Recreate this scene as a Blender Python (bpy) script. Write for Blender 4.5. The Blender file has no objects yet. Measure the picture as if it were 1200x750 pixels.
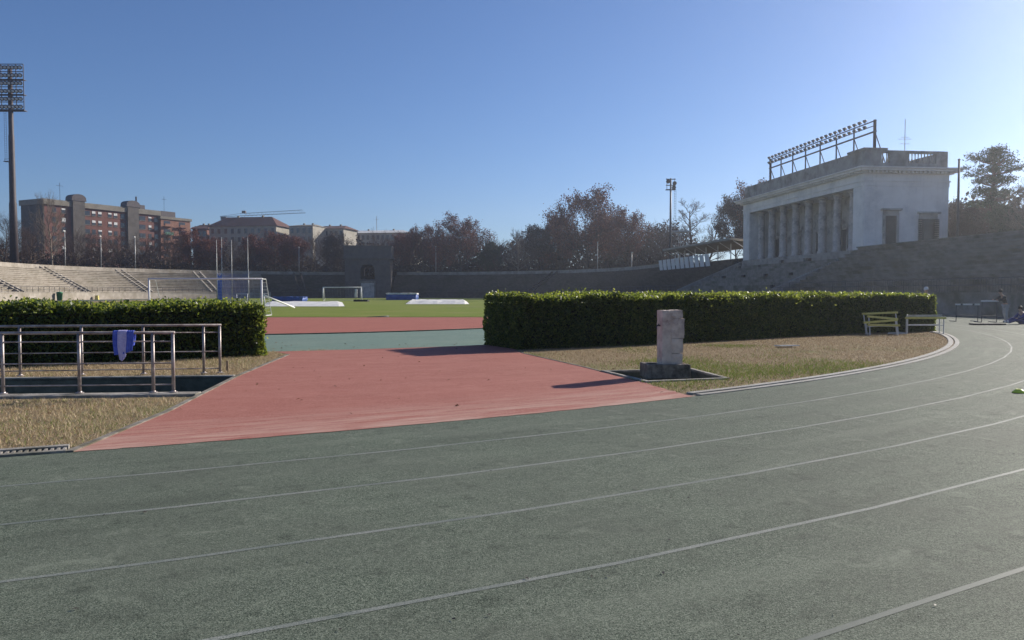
import bpy, math, random
import numpy as np
from mathutils import Vector, Matrix
from mathutils.geometry import tessellate_polygon

random.seed(7)
RNG = np.random.default_rng(11)
sc = bpy.context.scene
COL = sc.collection
R = math.radians

# ------------------------------------------------------------------ camera
H = 1.6
F = 900.0                     # focal length in pixels of a 1200 px wide picture
HZ = 342.0                    # picture row of the horizon
PITCH = math.atan((375 - HZ) / F)
cd = bpy.data.cameras.new('camera'); cam = bpy.data.objects.new('camera', cd); COL.objects.link(cam)
cam.location = (0, 0, H); cam.rotation_euler = (R(90) - PITCH, 0, 0)
cd.sensor_width = 36; cd.lens = 36 * F / 1200; cd.clip_end = 4000; cd.clip_start = 0.05
sc.camera = cam

def ray(x, y):
    dx = (x - 600) / F; dz = -(y - 375) / F
    cp, sp = math.cos(PITCH), math.sin(PITCH)
    return dx, cp + sp * dz, -sp + cp * dz
def g(x, y, z=0.0):           # where a sight line meets the height z
    dx, dy, dz = ray(x, y); k = (z - H) / dz
    return Vector((dx * k, dy * k, z))
def at(x, y, Y):              # point on a sight line at distance Y
    dx, dy, dz = ray(x, y); k = Y / dy
    return Vector((dx * k, Y, H + dz * k))
def zat(y, Y): return at(600, y, Y).z

# ------------------------------------------------------------------ stadium frame
C1 = Vector((-20.35, 43.96, 0)); AX = math.atan(110 / 900)
U = Vector((-math.sin(AX), math.cos(AX), 0)); RR = Vector((math.cos(AX), math.sin(AX), 0))
L = 112.0
C2 = C1 + U * L
ROTZ = AX                     # local x = RR, local y = U
R0 = 39.74; LANE = 1.222; TWALL = 51.2; TTOP = 61.2
def W(s, t, z=0.0):
    v = C1 + U * s + RR * t; return Vector((v.x, v.y, z))
def loop(near_a=45, near_b=35):
    """stations (base point, outward direction) from the right of the near bend round to the left of it"""
    st = []
    for k in range(-int(near_a), 0, 3):
        a = R(k); st.append((C1.copy(), RR * math.cos(a) + U * math.sin(a)))
    n = 56
    for k in range(n): st.append((C1 + U * (L * k / n), RR.copy()))
    for k in range(0, 181, 2):
        a = R(k); st.append((C2.copy(), RR * math.cos(a) + U * math.sin(a)))
    for k in range(1, n + 1): st.append((C1 + U * (L * (1 - k / n)), -RR))
    for k in range(183, 180 + int(near_b), 3):
        a = R(k); st.append((C1.copy(), RR * math.cos(a) + U * math.sin(a)))
    return st
ST = loop()
def lp(stn, T, z=0.0):
    v = stn[0] + stn[1] * T; return Vector((v.x, v.y, z))
def lerp_st(i):
    a = int(math.floor(i)); f = i - a
    if a >= len(ST) - 1: return ST[-1]
    b0 = ST[a][0].lerp(ST[a + 1][0], f); d = ST[a][1].lerp(ST[a + 1][1], f).normalized()
    return (b0, d)
def st_px(px, T):             # station index whose point at offset T lies on the sight line through column px
    best = None; prev = None
    for i in range(len(ST)):
        p = lp(ST[i], T)
        if p.y < 8: prev = None; continue
        x = 600 + F * p.x / p.y
        if prev is not None and (prev - px) * (x - px) <= 0:
            return i - 1 + (prev - px) / ((prev - x) or 1e-9)
        prev = x
    return 0

# ------------------------------------------------------------------ materials
def newmat(name):
    m = bpy.data.materials.new(name); m.use_nodes = True
    nt = m.node_tree; b = nt.nodes['Principled BSDF']
    return m, nt, b
def N(nt, t, **kw):
    n = nt.nodes.new(t)
    for k, v in kw.items():
        if k in n.inputs: n.inputs[k].default_value = v
        else: setattr(n, k, v)
    return n
def ramp(nt, fac, stops):
    r = nt.nodes.new('ShaderNodeValToRGB'); e = r.color_ramp.elements
    while len(e) < len(stops): e.new(0.5)
    for i, (p, c) in enumerate(stops):
        e[i].position = p; e[i].color = (c[0], c[1], c[2], 1) if isinstance(c, (tuple, list)) else (c, c, c, 1)
    nt.links.new(fac, r.inputs['Fac']); return r.outputs['Color']
def noise(nt, vec, scale, detail=3, rough=0.55, dist=0.0):
    n = N(nt, 'ShaderNodeTexNoise'); n.inputs['Scale'].default_value = scale
    n.inputs['Detail'].default_value = detail; n.inputs['Roughness'].default_value = rough; n.inputs['Distortion'].default_value = dist
    nt.links.new(vec, n.inputs['Vector']); return n.outputs['Fac']
def mix(nt, fac, a, b, mode='MIX'):
    n = nt.nodes.new('ShaderNodeMix'); n.data_type = 'RGBA'; n.blend_type = mode
    for k, v in ((0, fac), (6, a), (7, b)):
        if isinstance(v, (int, float)): n.inputs[k].default_value = v
        elif isinstance(v, (tuple, list)): n.inputs[k].default_value = (v[0], v[1], v[2], 1)
        else: nt.links.new(v, n.inputs[k])
    return n.outputs[2]
def objvec(nt, sx=1, sy=1, sz=1, rot=0):
    tc = nt.nodes.new('ShaderNodeTexCoord'); mp = nt.nodes.new('ShaderNodeMapping')
    mp.inputs['Scale'].default_value = (sx, sy, sz); mp.inputs['Rotation'].default_value = (0, 0, rot)
    nt.links.new(tc.outputs['Object'], mp.inputs['Vector']); return mp.outputs['Vector']
def bump(nt, b, h, strength, dist):
    n = nt.nodes.new('ShaderNodeBump'); n.inputs['Strength'].default_value = strength; n.inputs['Distance'].default_value = dist
    nt.links.new(h, n.inputs['Height']); nt.links.new(n.outputs['Normal'], b.inputs['Normal'])
def pm(name, c1, c2, scale=3.0, rough=0.8, bmp=0.0, bscale=None, metallic=0.0, spec=0.4, stain=None, stain_scale=0.6, lo=0.35, hi=0.65):
    m, nt, b = newmat(name); v = objvec(nt)
    f = noise(nt, v, scale, 4, 0.6); c = ramp(nt, f, [(lo, c1), (hi, c2)])
    if stain:
        s = noise(nt, v, stain_scale, 4, 0.65); sf = ramp(nt, s, [(0.48, 0.0), (0.66, 1.0)])
        c = mix(nt, sf, c, stain)
    nt.links.new(c, b.inputs['Base Color'])
    b.inputs['Roughness'].default_value = rough; b.inputs['Metallic'].default_value = metallic
    b.inputs['Specular IOR Level'].default_value = spec
    if bmp: bump(nt, b, noise(nt, v, bscale or scale * 6, 3), bmp, 0.02)
    return m

M = {}
def rubber(name, dark, mid, light, patch, spec=0.35, rough=0.62, streak=None, dust=None):
    """granular running-track rubber: dark pores, coloured granules, pale worn tops"""
    m, nt, b = newmat(name); v = objvec(nt)
    vo = N(nt, 'ShaderNodeTexVoronoi'); vo.inputs['Scale'].default_value = 105; nt.links.new(v, vo.inputs['Vector'])
    n1 = noise(nt, v, 120, 3, 0.7); n2 = noise(nt, v, 38, 3, 0.6); n3 = noise(nt, v, 0.55, 5, 0.62); n4 = noise(nt, v, 5, 4, 0.6)
    gr = ramp(nt, n1, [(0.36, dark), (0.50, mid), (0.66, light)])
    cell = N(nt, 'ShaderNodeSeparateColor'); nt.links.new(vo.outputs['Color'], cell.inputs['Color'])
    gr = mix(nt, ramp(nt, cell.outputs['Red'], [(0.35, 0.0), (1.0, 0.55)]), gr, light)
    gr = mix(nt, ramp(nt, n2, [(0.42, 0.0), (0.70, 0.35)]), gr, dark)
    gr = mix(nt, ramp(nt, n3, [(0.40, 0.0), (0.68, 0.55)]), gr, patch)
    n5 = noise(nt, objvec(nt, 1, 1, 1, 0.6), 1.9, 6, 0.75, 1.2)
    gr = mix(nt, ramp(nt, n5, [(0.56, 0.0), (0.74, 0.45)]), gr, light)
    gr = mix(nt, ramp(nt, n4, [(0.30, 0.30), (0.44, 0.0)]), gr, dark)
    if streak:
        sv = objvec(nt, 0.7, 1.5, 1, streak[0]); s = noise(nt, sv, 1.5, 6, 0.72)
        gr = mix(nt, ramp(nt, s, [(0.45, 0.0), (0.72, 0.4)]), gr, streak[1])
    rad_, pol = radial(nt)
    lw = noise(nt, scaled(nt, pol, 2.2, 9.0), 1.0, 5, 0.65)          # wear running along the lanes
    gr = mix(nt, ramp(nt, lw, [(0.52, 0.0), (0.74, 0.20)]), gr, light)
    gr = mix(nt, ramp(nt, lw, [(0.28, 0.20), (0.46, 0.0)]), gr, dark)
    if dust:
        mr = nt.nodes.new('ShaderNodeMapRange'); mr.inputs['From Min'].default_value = R0 - 1.9; mr.inputs['From Max'].default_value = R0 - 0.05; nt.links.new(rad_, mr.inputs['Value'])
        dn = noise(nt, scaled(nt, pol, 5.0, 22.0), 1.0, 5, 0.7); dm = ramp(nt, dn, [(0.40, 0.0), (0.62, 0.85)])
        mm = nt.nodes.new('ShaderNodeMath'); mm.operation = 'MULTIPLY'; nt.links.new(mr.outputs['Result'], mm.inputs[0]); nt.links.new(dm, mm.inputs[1])
        gr = mix(nt, mm.outputs[0], gr, dust)
    nt.links.new(gr, b.inputs['Base Color']); b.inputs['Roughness'].default_value = rough; b.inputs['Specular IOR Level'].default_value = spec
    bump(nt, b, n1, 0.55, 0.006)
    return m
def radial(nt):
    tc = nt.nodes.new('ShaderNodeTexCoord'); sb = nt.nodes.new('ShaderNodeVectorMath'); sb.operation = 'SUBTRACT'
    sb.inputs[1].default_value = (C1.x, C1.y, 0); nt.links.new(tc.outputs['Object'], sb.inputs[0])
    sp = nt.nodes.new('ShaderNodeSeparateXYZ'); nt.links.new(sb.outputs[0], sp.inputs[0])
    ln = nt.nodes.new('ShaderNodeVectorMath'); ln.operation = 'LENGTH'; nt.links.new(sb.outputs[0], ln.inputs[0])
    an = nt.nodes.new('ShaderNodeMath'); an.operation = 'ARCTAN2'; nt.links.new(sp.outputs['Y'], an.inputs[0]); nt.links.new(sp.outputs['X'], an.inputs[1])
    cb = nt.nodes.new('ShaderNodeCombineXYZ'); nt.links.new(ln.outputs['Value'], cb.inputs['X']); nt.links.new(an.outputs[0], cb.inputs['Y'])
    return ln.outputs['Value'], cb.outputs[0]
def scaled(nt, vec, sx, sy):
    mp = nt.nodes.new('ShaderNodeMapping'); mp.inputs['Scale'].default_value = (sx, sy, 1); nt.links.new(vec, mp.inputs['Vector']); return mp.outputs['Vector']
M['track'] = rubber('green_grey_track_rubber', (0.007, 0.011, 0.007), (0.074, 0.100, 0.071), (0.295, 0.325, 0.25), (0.110, 0.119, 0.094), spec=0.10, rough=0.75)
M['band'] = rubber('blue_green_rubber', (0.07, 0.11, 0.09), (0.15, 0.225, 0.185), (0.25, 0.33, 0.275), (0.21, 0.26, 0.21), spec=0.12, rough=0.75)
M['red'] = rubber('worn_red_rubber', (0.20, 0.062, 0.048), (0.33, 0.118, 0.092), (0.50, 0.245, 0.195), (0.39, 0.165, 0.130), spec=0.1, rough=0.8, streak=(R(-14), (0.45, 0.225, 0.175)), dust=(0.52, 0.36, 0.29))
M['red2'] = rubber('red_zone_rubber', (0.22, 0.065, 0.048), (0.35, 0.12, 0.09), (0.45, 0.20, 0.15), (0.40, 0.155, 0.115), spec=0.1, rough=0.8)
M['apron'] = rubber('pinkish_grey_apron', (0.14, 0.105, 0.09), (0.26, 0.205, 0.175), (0.38, 0.32, 0.28), (0.30, 0.23, 0.195), spec=0.12)

m, nt, b = newmat('worn_white_paint'); v = objvec(nt)
f = ramp(nt, noise(nt, v, 130, 3, 0.7), [(0.38, 0.0), (0.60, 0.9)]); f2 = ramp(nt, noise(nt, v, 1.1, 4), [(0.36, 0.35), (0.60, 1.0)])
nt.links.new(mix(nt, mix(nt, 1.0, f, f2, 'MULTIPLY'), (0.085, 0.11, 0.09), (0.33, 0.33, 0.29)), b.inputs['Base Color']); b.inputs['Roughness'].default_value = 0.7
M['paint'] = m
m, nt, b = newmat('faded_white_paint'); v = objvec(nt)
f = ramp(nt, noise(nt, v, 120, 3, 0.7), [(0.44, 0.0), (0.66, 0.7)]); f2 = ramp(nt, noise(nt, v, 1.3, 4), [(0.42, 0.05), (0.64, 0.7)])
nt.links.new(mix(nt, mix(nt, 1.0, f, f2, 'MULTIPLY'), (0.085, 0.105, 0.085), (0.145, 0.155, 0.13)), b.inputs['Base Color']); b.inputs['Roughness'].default_value = 0.7
M['paint_faded'] = m

def turf(name, straw, brown, green, soil, gscale, gthr):
    m, nt, b = newmat(name); v = objvec(nt)
    c = ramp(nt, noise(nt, v, 42, 4, 0.7), [(0.30, soil), (0.46, brown), (0.66, straw)])
    gm = ramp(nt, noise(nt, v, gscale, 4, 0.6), [(gthr, 0.0), (gthr + 0.14, 0.75)])
    c = mix(nt, gm, c, green)
    nt.links.new(c, b.inputs['Base Color']); b.inputs['Roughness'].default_value = 0.95; b.inputs['Specular IOR Level'].default_value = 0.1
    bump(nt, b, noise(nt, v, 60, 4, 0.7), 0.9, 0.03); return m
M['dry'] = turf('dry_winter_grass', (0.45, 0.36, 0.22), (0.28, 0.21, 0.12), (0.20, 0.22, 0.075), (0.17, 0.13, 0.08), 0.35, 0.54)
m, nt, b = newmat('pitch_turf'); v = objvec(nt)
c = ramp(nt, noise(nt, v, 6, 5, 0.7), [(0.30, (0.12, 0.165, 0.024)), (0.7, (0.21, 0.255, 0.042))])
c = mix(nt, ramp(nt, noise(nt, v, 0.16, 4), [(0.45, 0.0), (0.7, 0.6)]), c, (0.25, 0.235, 0.075))
nt.links.new(c, b.inputs['Base Color']); b.inputs['Roughness'].default_value = 0.95; b.inputs['Specular IOR Level'].default_value = 0.1
bump(nt, b, noise(nt, v, 40, 3), 0.6, 0.03); M['pitch'] = m

def blade(name, cols, trans=0.25, tcol=None):
    m, nt, b = newmat(name)
    gi = nt.nodes.new('ShaderNodeNewGeometry')
    c = ramp(nt, gi.outputs['Random Per Island'], cols)
    nt.links.new(c, b.inputs['Base Color']); b.inputs['Roughness'].default_value = 0.75; b.inputs['Specular IOR Level'].default_value = 0.25
    tr = nt.nodes.new('ShaderNodeBsdfTranslucent'); nt.links.new(c, tr.inputs['Color']) if tcol is None else nt.links.new(ramp(nt, gi.outputs['Random Per Island'], tcol), tr.inputs['Color'])
    ms = nt.nodes.new('ShaderNodeMixShader'); ms.inputs[0].default_value = trans
    out = nt.nodes['Material Output']
    nt.links.new(b.outputs[0], ms.inputs[1]); nt.links.new(tr.outputs[0], ms.inputs[2]); nt.links.new(ms.outputs[0], out.inputs['Surface'])
    return m, nt, b
M['straw'] = blade('straw_blades', [(0.0, (0.26, 0.17, 0.095)), (0.4, (0.52, 0.39, 0.235)), (0.75, (0.68, 0.55, 0.37)), (1.0, (0.36, 0.31, 0.15))])[0]
M['straw_brown'] = blade('brown_straw_blades', [(0.0, (0.17, 0.105, 0.06)), (0.4, (0.36, 0.255, 0.155)), (0.75, (0.50, 0.385, 0.25)), (1.0, (0.30, 0.24, 0.10))])[0]
M['leaf_brown'] = blade('fallen_leaf_browns', [(0.0, (0.07, 0.035, 0.018)), (0.5, (0.17, 0.09, 0.04)), (1.0, (0.30, 0.19, 0.085))], 0.1)[0]
M['green_blade'] = blade('green_blades', [(0.0, (0.12, 0.19, 0.025)), (0.6, (0.22, 0.30, 0.045)), (1.0, (0.36, 0.34, 0.12))])[0]
m, nt, b = blade('laurel_leaves', [(0.0, (0.012, 0.028, 0.007)), (0.5, (0.030, 0.058, 0.012)), (0.85, (0.06, 0.095, 0.018)), (1.0, (0.12, 0.15, 0.035))], 0.45, [(0.0, (0.13, 0.19, 0.02)), (0.6, (0.30, 0.37, 0.045)), (1.0, (0.50, 0.52, 0.10))])
b.inputs['Roughness'].default_value = 0.42; b.inputs['Specular IOR Level'].default_value = 0.4; M['laurel'] = m
M['hedge_core'] = pm('hedge_twigs', (0.012, 0.014, 0.008), (0.03, 0.028, 0.016), 9, 0.95, spec=0.05)
M['russet'] = blade('russet_leaves', [(0.0, (0.065, 0.018, 0.014)), (0.5, (0.15, 0.040, 0.028)), (0.85, (0.23, 0.075, 0.042)), (1.0, (0.25, 0.12, 0.06))], 0.07)[0]
M['darkleaf'] = blade('dull_brown_green_leaves', [(0.0, (0.024, 0.018, 0.014)), (0.5, (0.052, 0.034, 0.026)), (1.0, (0.090, 0.052, 0.036))], 0.05)[0]
M['brush'] = blade('dry_brown_brush', [(0.0, (0.05, 0.034, 0.024)), (0.5, (0.095, 0.064, 0.044)), (1.0, (0.15, 0.105, 0.07))], 0.05)[0]
M['evergreen'] = blade('evergreen_needles', [(0.0, (0.016, 0.032, 0.018)), (0.6, (0.035, 0.058, 0.028)), (1.0, (0.07, 0.09, 0.04))], 0.1)[0]
M['bark'] = pm('grey_brown_bark', (0.055, 0.040, 0.032), (0.12, 0.095, 0.075), 5, 0.95, spec=0.1)
M['bark_pale'] = pm('pale_plane_bark', (0.16, 0.125, 0.095), (0.30, 0.255, 0.20), 3, 0.95, spec=0.1)
M['twig'] = pm('dark_twigs', (0.060, 0.040, 0.034), (0.12, 0.080, 0.064), 2, 0.95, spec=0.1)
M['twig_pale'] = pm('pale_twigs', (0.13, 0.105, 0.085), (0.22, 0.18, 0.145), 2, 0.95, spec=0.1)

M['concrete'] = pm('weathered_concrete', (0.24, 0.22, 0.19), (0.38, 0.355, 0.31), 4, 0.9, 0.4, 40, stain=(0.13, 0.12, 0.09), stain_scale=1.3)
M['kerb'] = pm('pale_kerb_concrete', (0.27, 0.26, 0.235), (0.40, 0.385, 0.35), 6, 0.85, 0.3, 50, stain=(0.27, 0.25, 0.21), stain_scale=1.5)
M['edging'] = pm('dirty_edging_concrete', (0.15, 0.132, 0.108), (0.27, 0.245, 0.205), 5, 0.95, 0.4, 40, stain=(0.10, 0.09, 0.055), stain_scale=2.0)
M['pit'] = pm('mossy_pit_concrete', (0.075, 0.085, 0.065), (0.15, 0.155, 0.12), 2.5, 0.95, 0.4, 30, stain=(0.035, 0.04, 0.028), stain_scale=1.2)
M['marble'] = pm('weathered_pink_marble', (0.54, 0.44, 0.355), (0.71, 0.60, 0.49), 5, 0.8, 0.6, 26, stain=(0.34, 0.24, 0.20), stain_scale=2.2)
M['trough'] = pm('stained_trough_stone', (0.14, 0.115, 0.09), (0.26, 0.22, 0.175), 9, 0.9, 0.6, 30, stain=(0.05, 0.043, 0.033), stain_scale=3.2)
M['water'] = pm('still_water', (0.012, 0.014, 0.012), (0.02, 0.022, 0.018), 1, 0.05, spec=0.5)
M['stone_sun'] = pm('sunlit_stone', (0.21, 0.16, 0.12), (0.35, 0.275, 0.215), 1.6, 0.95, stain=(0.16, 0.15, 0.095), stain_scale=0.28, spec=0.1)  # lit copy of the stand stone; the darker copies below carry shade
M['stone_shade'] = pm('mossy_shade_stone', (0.060, 0.050, 0.044), (0.115, 0.096, 0.084), 1.4, 0.95, stain=(0.055, 0.058, 0.038), stain_scale=0.3, spec=0.1)  # shaded copy for the far stands: moss plus shade put into the colour
M['stone_right'] = pm('weathered_shade_steps', (0.095, 0.080, 0.068), (0.165, 0.140, 0.120), 1.4, 0.95, stain=(0.085, 0.080, 0.058), stain_scale=0.3, spec=0.1)  # right stand copy, its shade darkened into the weathered colour
M['stone_stair'] = pm('grey_stair_stone', (0.16, 0.155, 0.14), (0.27, 0.255, 0.23), 1.1, 0.95, stain=(0.10, 0.10, 0.075), stain_scale=0.4, spec=0.1)
M['parapet'] = pm('pale_parapet', (0.28, 0.245, 0.20), (0.41, 0.37, 0.315), 0.9, 0.9, stain=(0.24, 0.21, 0.16), stain_scale=0.4)
M['stucco'] = pm('off_white_stucco', (0.74, 0.70, 0.655), (0.82, 0.78, 0.735), 0.8, 0.9, stain=(0.60, 0.575, 0.55), stain_scale=0.35)
nt = M['stucco'].node_tree; b = nt.nodes['Principled BSDF']; lk = b.inputs['Base Color'].links[0]; src = lk.from_socket
sk = noise(nt, objvec(nt, 1.6, 1.6, 0.12), 1.0, 5, 0.7); nt.links.new(mix(nt, ramp(nt, sk, [(0.52, 0.0), (0.74, 0.40)]), src, (0.46, 0.435, 0.405)), b.inputs['Base Color'])
M['granite'] = pm('grey_pink_granite', (0.42, 0.38, 0.345), (0.54, 0.49, 0.45), 5, 0.7, stain=(0.26, 0.235, 0.22), stain_scale=0.8)
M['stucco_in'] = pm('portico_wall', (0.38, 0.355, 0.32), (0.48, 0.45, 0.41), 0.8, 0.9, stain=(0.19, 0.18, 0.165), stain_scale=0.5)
M['attic'] = pm('dirty_attic_stone', (0.24, 0.225, 0.205), (0.36, 0.34, 0.31), 1.2, 0.95, stain=(0.14, 0.13, 0.12), stain_scale=0.5)
M['gate'] = pm('gatehouse_stone', (0.085, 0.075, 0.075), (0.13, 0.115, 0.112), 0.8, 0.95, stain=(0.11, 0.10, 0.09), stain_scale=0.4)
M['brick'] = pm('red_brown_brick', (0.125, 0.052, 0.040), (0.185, 0.080, 0.060), 0.7, 0.9, stain=(0.16, 0.075, 0.06), stain_scale=0.15)
M['brick_or'] = pm('orange_brick', (0.21, 0.10, 0.068), (0.28, 0.14, 0.095), 0.7, 0.9)
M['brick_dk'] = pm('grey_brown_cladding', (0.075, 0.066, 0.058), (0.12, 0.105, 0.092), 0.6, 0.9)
M['beige'] = pm('beige_fascia', (0.17, 0.15, 0.12), (0.24, 0.215, 0.175), 0.6, 0.9)
M['cream'] = pm('cream_plaster', (0.27, 0.25, 0.205), (0.36, 0.335, 0.285), 0.4, 0.9, stain=(0.34, 0.31, 0.26), stain_scale=0.2)
M['roof'] = pm('red_clay_tiles', (0.075, 0.032, 0.026), (0.125, 0.052, 0.038), 1.2, 0.9, stain=(0.10, 0.055, 0.045), stain_scale=0.3)
M['white'] = pm('white_paint', (0.70, 0.70, 0.69), (0.80, 0.80, 0.79), 2, 0.5)
M['white_dirty'] = pm('grubby_white_sheet', (0.55, 0.54, 0.51), (0.72, 0.71, 0.68), 1.5, 0.7)
M['glass'] = pm('dark_window_glass', (0.02, 0.022, 0.028), (0.045, 0.05, 0.06), 1, 0.12, spec=0.6)
M['shutter'] = pm('pale_roller_blind', (0.52, 0.52, 0.50), (0.68, 0.68, 0.66), 1, 0.6)
M['dark_door'] = pm('dark_green_door', (0.035, 0.04, 0.04), (0.07, 0.075, 0.075), 2, 0.6)
M['teal'] = pm('green_awning', (0.05, 0.16, 0.11), (0.08, 0.22, 0.16), 1, 0.7)
M['steel'] = pm('galvanised_steel', (0.30, 0.30, 0.29), (0.45, 0.45, 0.44), 3, 0.5, metallic=0.3)
M['rust'] = pm('dark_red_painted_steel', (0.036, 0.026, 0.029), (0.062, 0.045, 0.047), 1.5, 0.6)
M['dark_steel'] = pm('dark_grey_steel', (0.035, 0.036, 0.045), (0.07, 0.072, 0.085), 2, 0.5, metallic=0.2)
M['rail'] = pm('worn_stainless_tube', (0.29, 0.25, 0.235), (0.43, 0.385, 0.365), 7, 0.45, metallic=0.4, stain=(0.19, 0.145, 0.13), stain_scale=3.0)
M['lampglass'] = pm('lamp_glass', (0.45, 0.50, 0.58), (0.60, 0.64, 0.70), 2, 0.15, spec=0.6)
M['blue'] = pm('blue_mat_cover', (0.020, 0.060, 0.26), (0.035, 0.10, 0.36), 1, 0.6)
M['navy'] = pm('blue_tracksuit', (0.025, 0.035, 0.16), (0.045, 0.065, 0.26), 4, 0.8)
M['towel_blue'] = pm('blue_cloth', (0.07, 0.11, 0.50), (0.12, 0.17, 0.64), 18, 0.95)
M['towel_lilac'] = pm('lilac_cloth', (0.46, 0.42, 0.70), (0.58, 0.54, 0.80), 18, 0.95)
M['yellow'] = pm('yellow_paint', (0.52, 0.45, 0.12), (0.66, 0.58, 0.17), 4, 0.5)
M['lime'] = pm('lime_plastic', (0.60, 0.66, 0.05), (0.74, 0.78, 0.08), 3, 0.5)
M['binG'] = pm('green_plastic', (0.015, 0.13, 0.05), (0.03, 0.18, 0.07), 2, 0.5)
M['black'] = pm('black_rubber', (0.012, 0.012, 0.013), (0.03, 0.03, 0.032), 3, 0.7)
M['skin'] = pm('skin', (0.42, 0.25, 0.18), (0.50, 0.31, 0.23), 8, 0.55)
M['hair'] = pm('dark_hair', (0.015, 0.011, 0.009), (0.04, 0.028, 0.02), 40, 0.6)
M['jacket'] = pm('charcoal_jacket', (0.022, 0.022, 0.028), (0.045, 0.045, 0.055), 8, 0.8)
M['greycloth'] = pm('pale_grey_trousers', (0.30, 0.30, 0.31), (0.42, 0.42, 0.43), 8, 0.85)
M['whitecloth'] = pm('white_cap_cloth', (0.6, 0.6, 0.6), (0.75, 0.75, 0.75), 8, 0.85)
M['wood'] = pm('weathered_wood', (0.28, 0.20, 0.12), (0.42, 0.32, 0.2), 14, 0.9)
M['net'] = pm('white_net_cord', (0.55, 0.56, 0.58), (0.68, 0.69, 0.70), 4, 0.8)
M['bluenet'] = pm('blue_net_cord', (0.05, 0.10, 0.34), (0.08, 0.15, 0.44), 4, 0.8)
M['base'] = pm('trodden_earth', (0.15, 0.12, 0.09), (0.24, 0.195, 0.15), 1.5, 0.95, 0.5, 20, stain=(0.10, 0.10, 0.05), stain_scale=0.3, spec=0.1)
M['berm'] = pm('leaf_strewn_earth', (0.075, 0.060, 0.036), (0.15, 0.115, 0.07), 0.8, 0.95, spec=0.1)

# ------------------------------------------------------------------ mesh helpers
class MB:
    def __init__(s): s.v = []; s.f = []
    def quad(s, a, b, c, d):
        n = len(s.v); s.v += [tuple(a), tuple(b), tuple(c), tuple(d)]; s.f.append((n, n + 1, n + 2, n + 3)); return s
    def box(s, c, size, rz=0.0, M4=None, taper=1.0):
        n = len(s.v); x, y, z = size[0] / 2, size[1] / 2, size[2] / 2; cr, sr = math.cos(rz), math.sin(rz)
        for k, (i, j, q) in enumerate([(-1, -1, -1), (1, -1, -1), (1, 1, -1), (-1, 1, -1), (-1, -1, 1), (1, -1, 1), (1, 1, 1), (-1, 1, 1)]):
            t = taper if q > 0 else 1.0
            p = Vector((i * x * t * cr - j * y * t * sr, i * x * t * sr + j * y * t * cr, q * z))
            if M4 is not None: p = M4 @ p
            s.v.append((c[0] + p.x, c[1] + p.y, c[2] + p.z))
        s.f += [(n, n + 3, n + 2, n + 1), (n + 4, n + 5, n + 6, n + 7), (n, n + 1, n + 5, n + 4), (n + 1, n + 2, n + 6, n + 5), (n + 2, n + 3, n + 7, n + 6), (n + 3, n, n + 4, n + 7)]
        return s
    def b2(s, x0, x1, y0, y1, z0, z1): return s.box(((x0 + x1) / 2, (y0 + y1) / 2, (z0 + z1) / 2), (x1 - x0, y1 - y0, z1 - z0))
    def tube(s, pts, rad, n=6, cap=True):
        pts = [Vector(p) for p in pts]; m = len(pts)
        if not isinstance(rad, (list, tuple)): rad = [rad] * m
        base = len(s.v)
        d = (pts[1] - pts[0]).normalized(); up = Vector((0, 0, 1)) if abs(d.z) < 0.9 else Vector((1, 0, 0))
        a = d.cross(up).normalized()
        for i in range(m):
            if i == 0: d = pts[1] - pts[0]
            elif i == m - 1: d = pts[-1] - pts[-2]
            else: d = (pts[i + 1] - pts[i]).normalized() + (pts[i] - pts[i - 1]).normalized()
            if d.length < 1e-9: d = Vector((0, 0, 1))
            d.normalize(); a = (a - d * a.dot(d))
            if a.length < 1e-6: a = d.orthogonal()
            a.normalize(); b = d.cross(a)
            for k in range(n):
                t = 2 * math.pi * k / n; q = pts[i] + (a * math.cos(t) + b * math.sin(t)) * rad[i]; s.v.append((q.x, q.y, q.z))
        for i in range(m - 1):
            for k in range(n):
                k2 = (k + 1) % n
                s.f.append((base + i * n + k, base + i * n + k2, base + (i + 1) * n + k2, base + (i + 1) * n + k))
        if cap:
            s.f.append(tuple(base + k for k in range(n - 1, -1, -1))); s.f.append(tuple(base + (m - 1) * n + k for k in range(n)))
        return s
    def prism(s, poly, z0, z1):
        n = len(s.v); m = len(poly)
        for p in poly: s.v.append((p[0], p[1], z0))
        for p in poly: s.v.append((p[0], p[1], z1))
        for i in range(m):
            j = (i + 1) % m; s.f.append((n + i, n + j, n + m + j, n + m + i))
        s.f.append(tuple(n + m + i for i in range(m))); s.f.append(tuple(n + i for i in range(m - 1, -1, -1))); return s
    def lathe(s, c, prof, n=16):
        b = len(s.v); m = len(prof)
        for r, z in prof:
            for k in range(n):
                t = 2 * math.pi * k / n; s.v.append((c[0] + r * math.cos(t), c[1] + r * math.sin(t), c[2] + z))
        for i in range(m - 1):
            for k in range(n):
                k2 = (k + 1) % n; s.f.append((b + i * n + k, b + i * n + k2, b + (i + 1) * n + k2, b + (i + 1) * n + k))
        s.f.append(tuple(b + k for k in range(n - 1, -1, -1))); s.f.append(tuple(b + (m - 1) * n + k for k in range(n))); return s
    def strip(s, A, B):
        n = len(s.v); m = len(A)
        for p in A: s.v.append(tuple(p))
        for p in B: s.v.append(tuple(p))
        for i in range(m - 1): s.f.append((n + i, n + i + 1, n + m + i + 1, n + m + i))
        return s
    def build(s, name, mat, parent=None, smooth=False, bevel=0.0):
        me = bpy.data.meshes.new(name); me.from_pydata(s.v, [], s.f); me.validate(); me.update()
        if smooth: me.shade_smooth()
        me.materials.append(mat)
        o = bpy.data.objects.new(name, me); COL.objects.link(o)
        if parent: o.parent = parent
        if bevel:
            bv = o.modifiers.new('bevel', 'BEVEL'); bv.width = bevel; bv.segments = 2; bv.limit_method = 'ANGLE'
        return o

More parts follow.
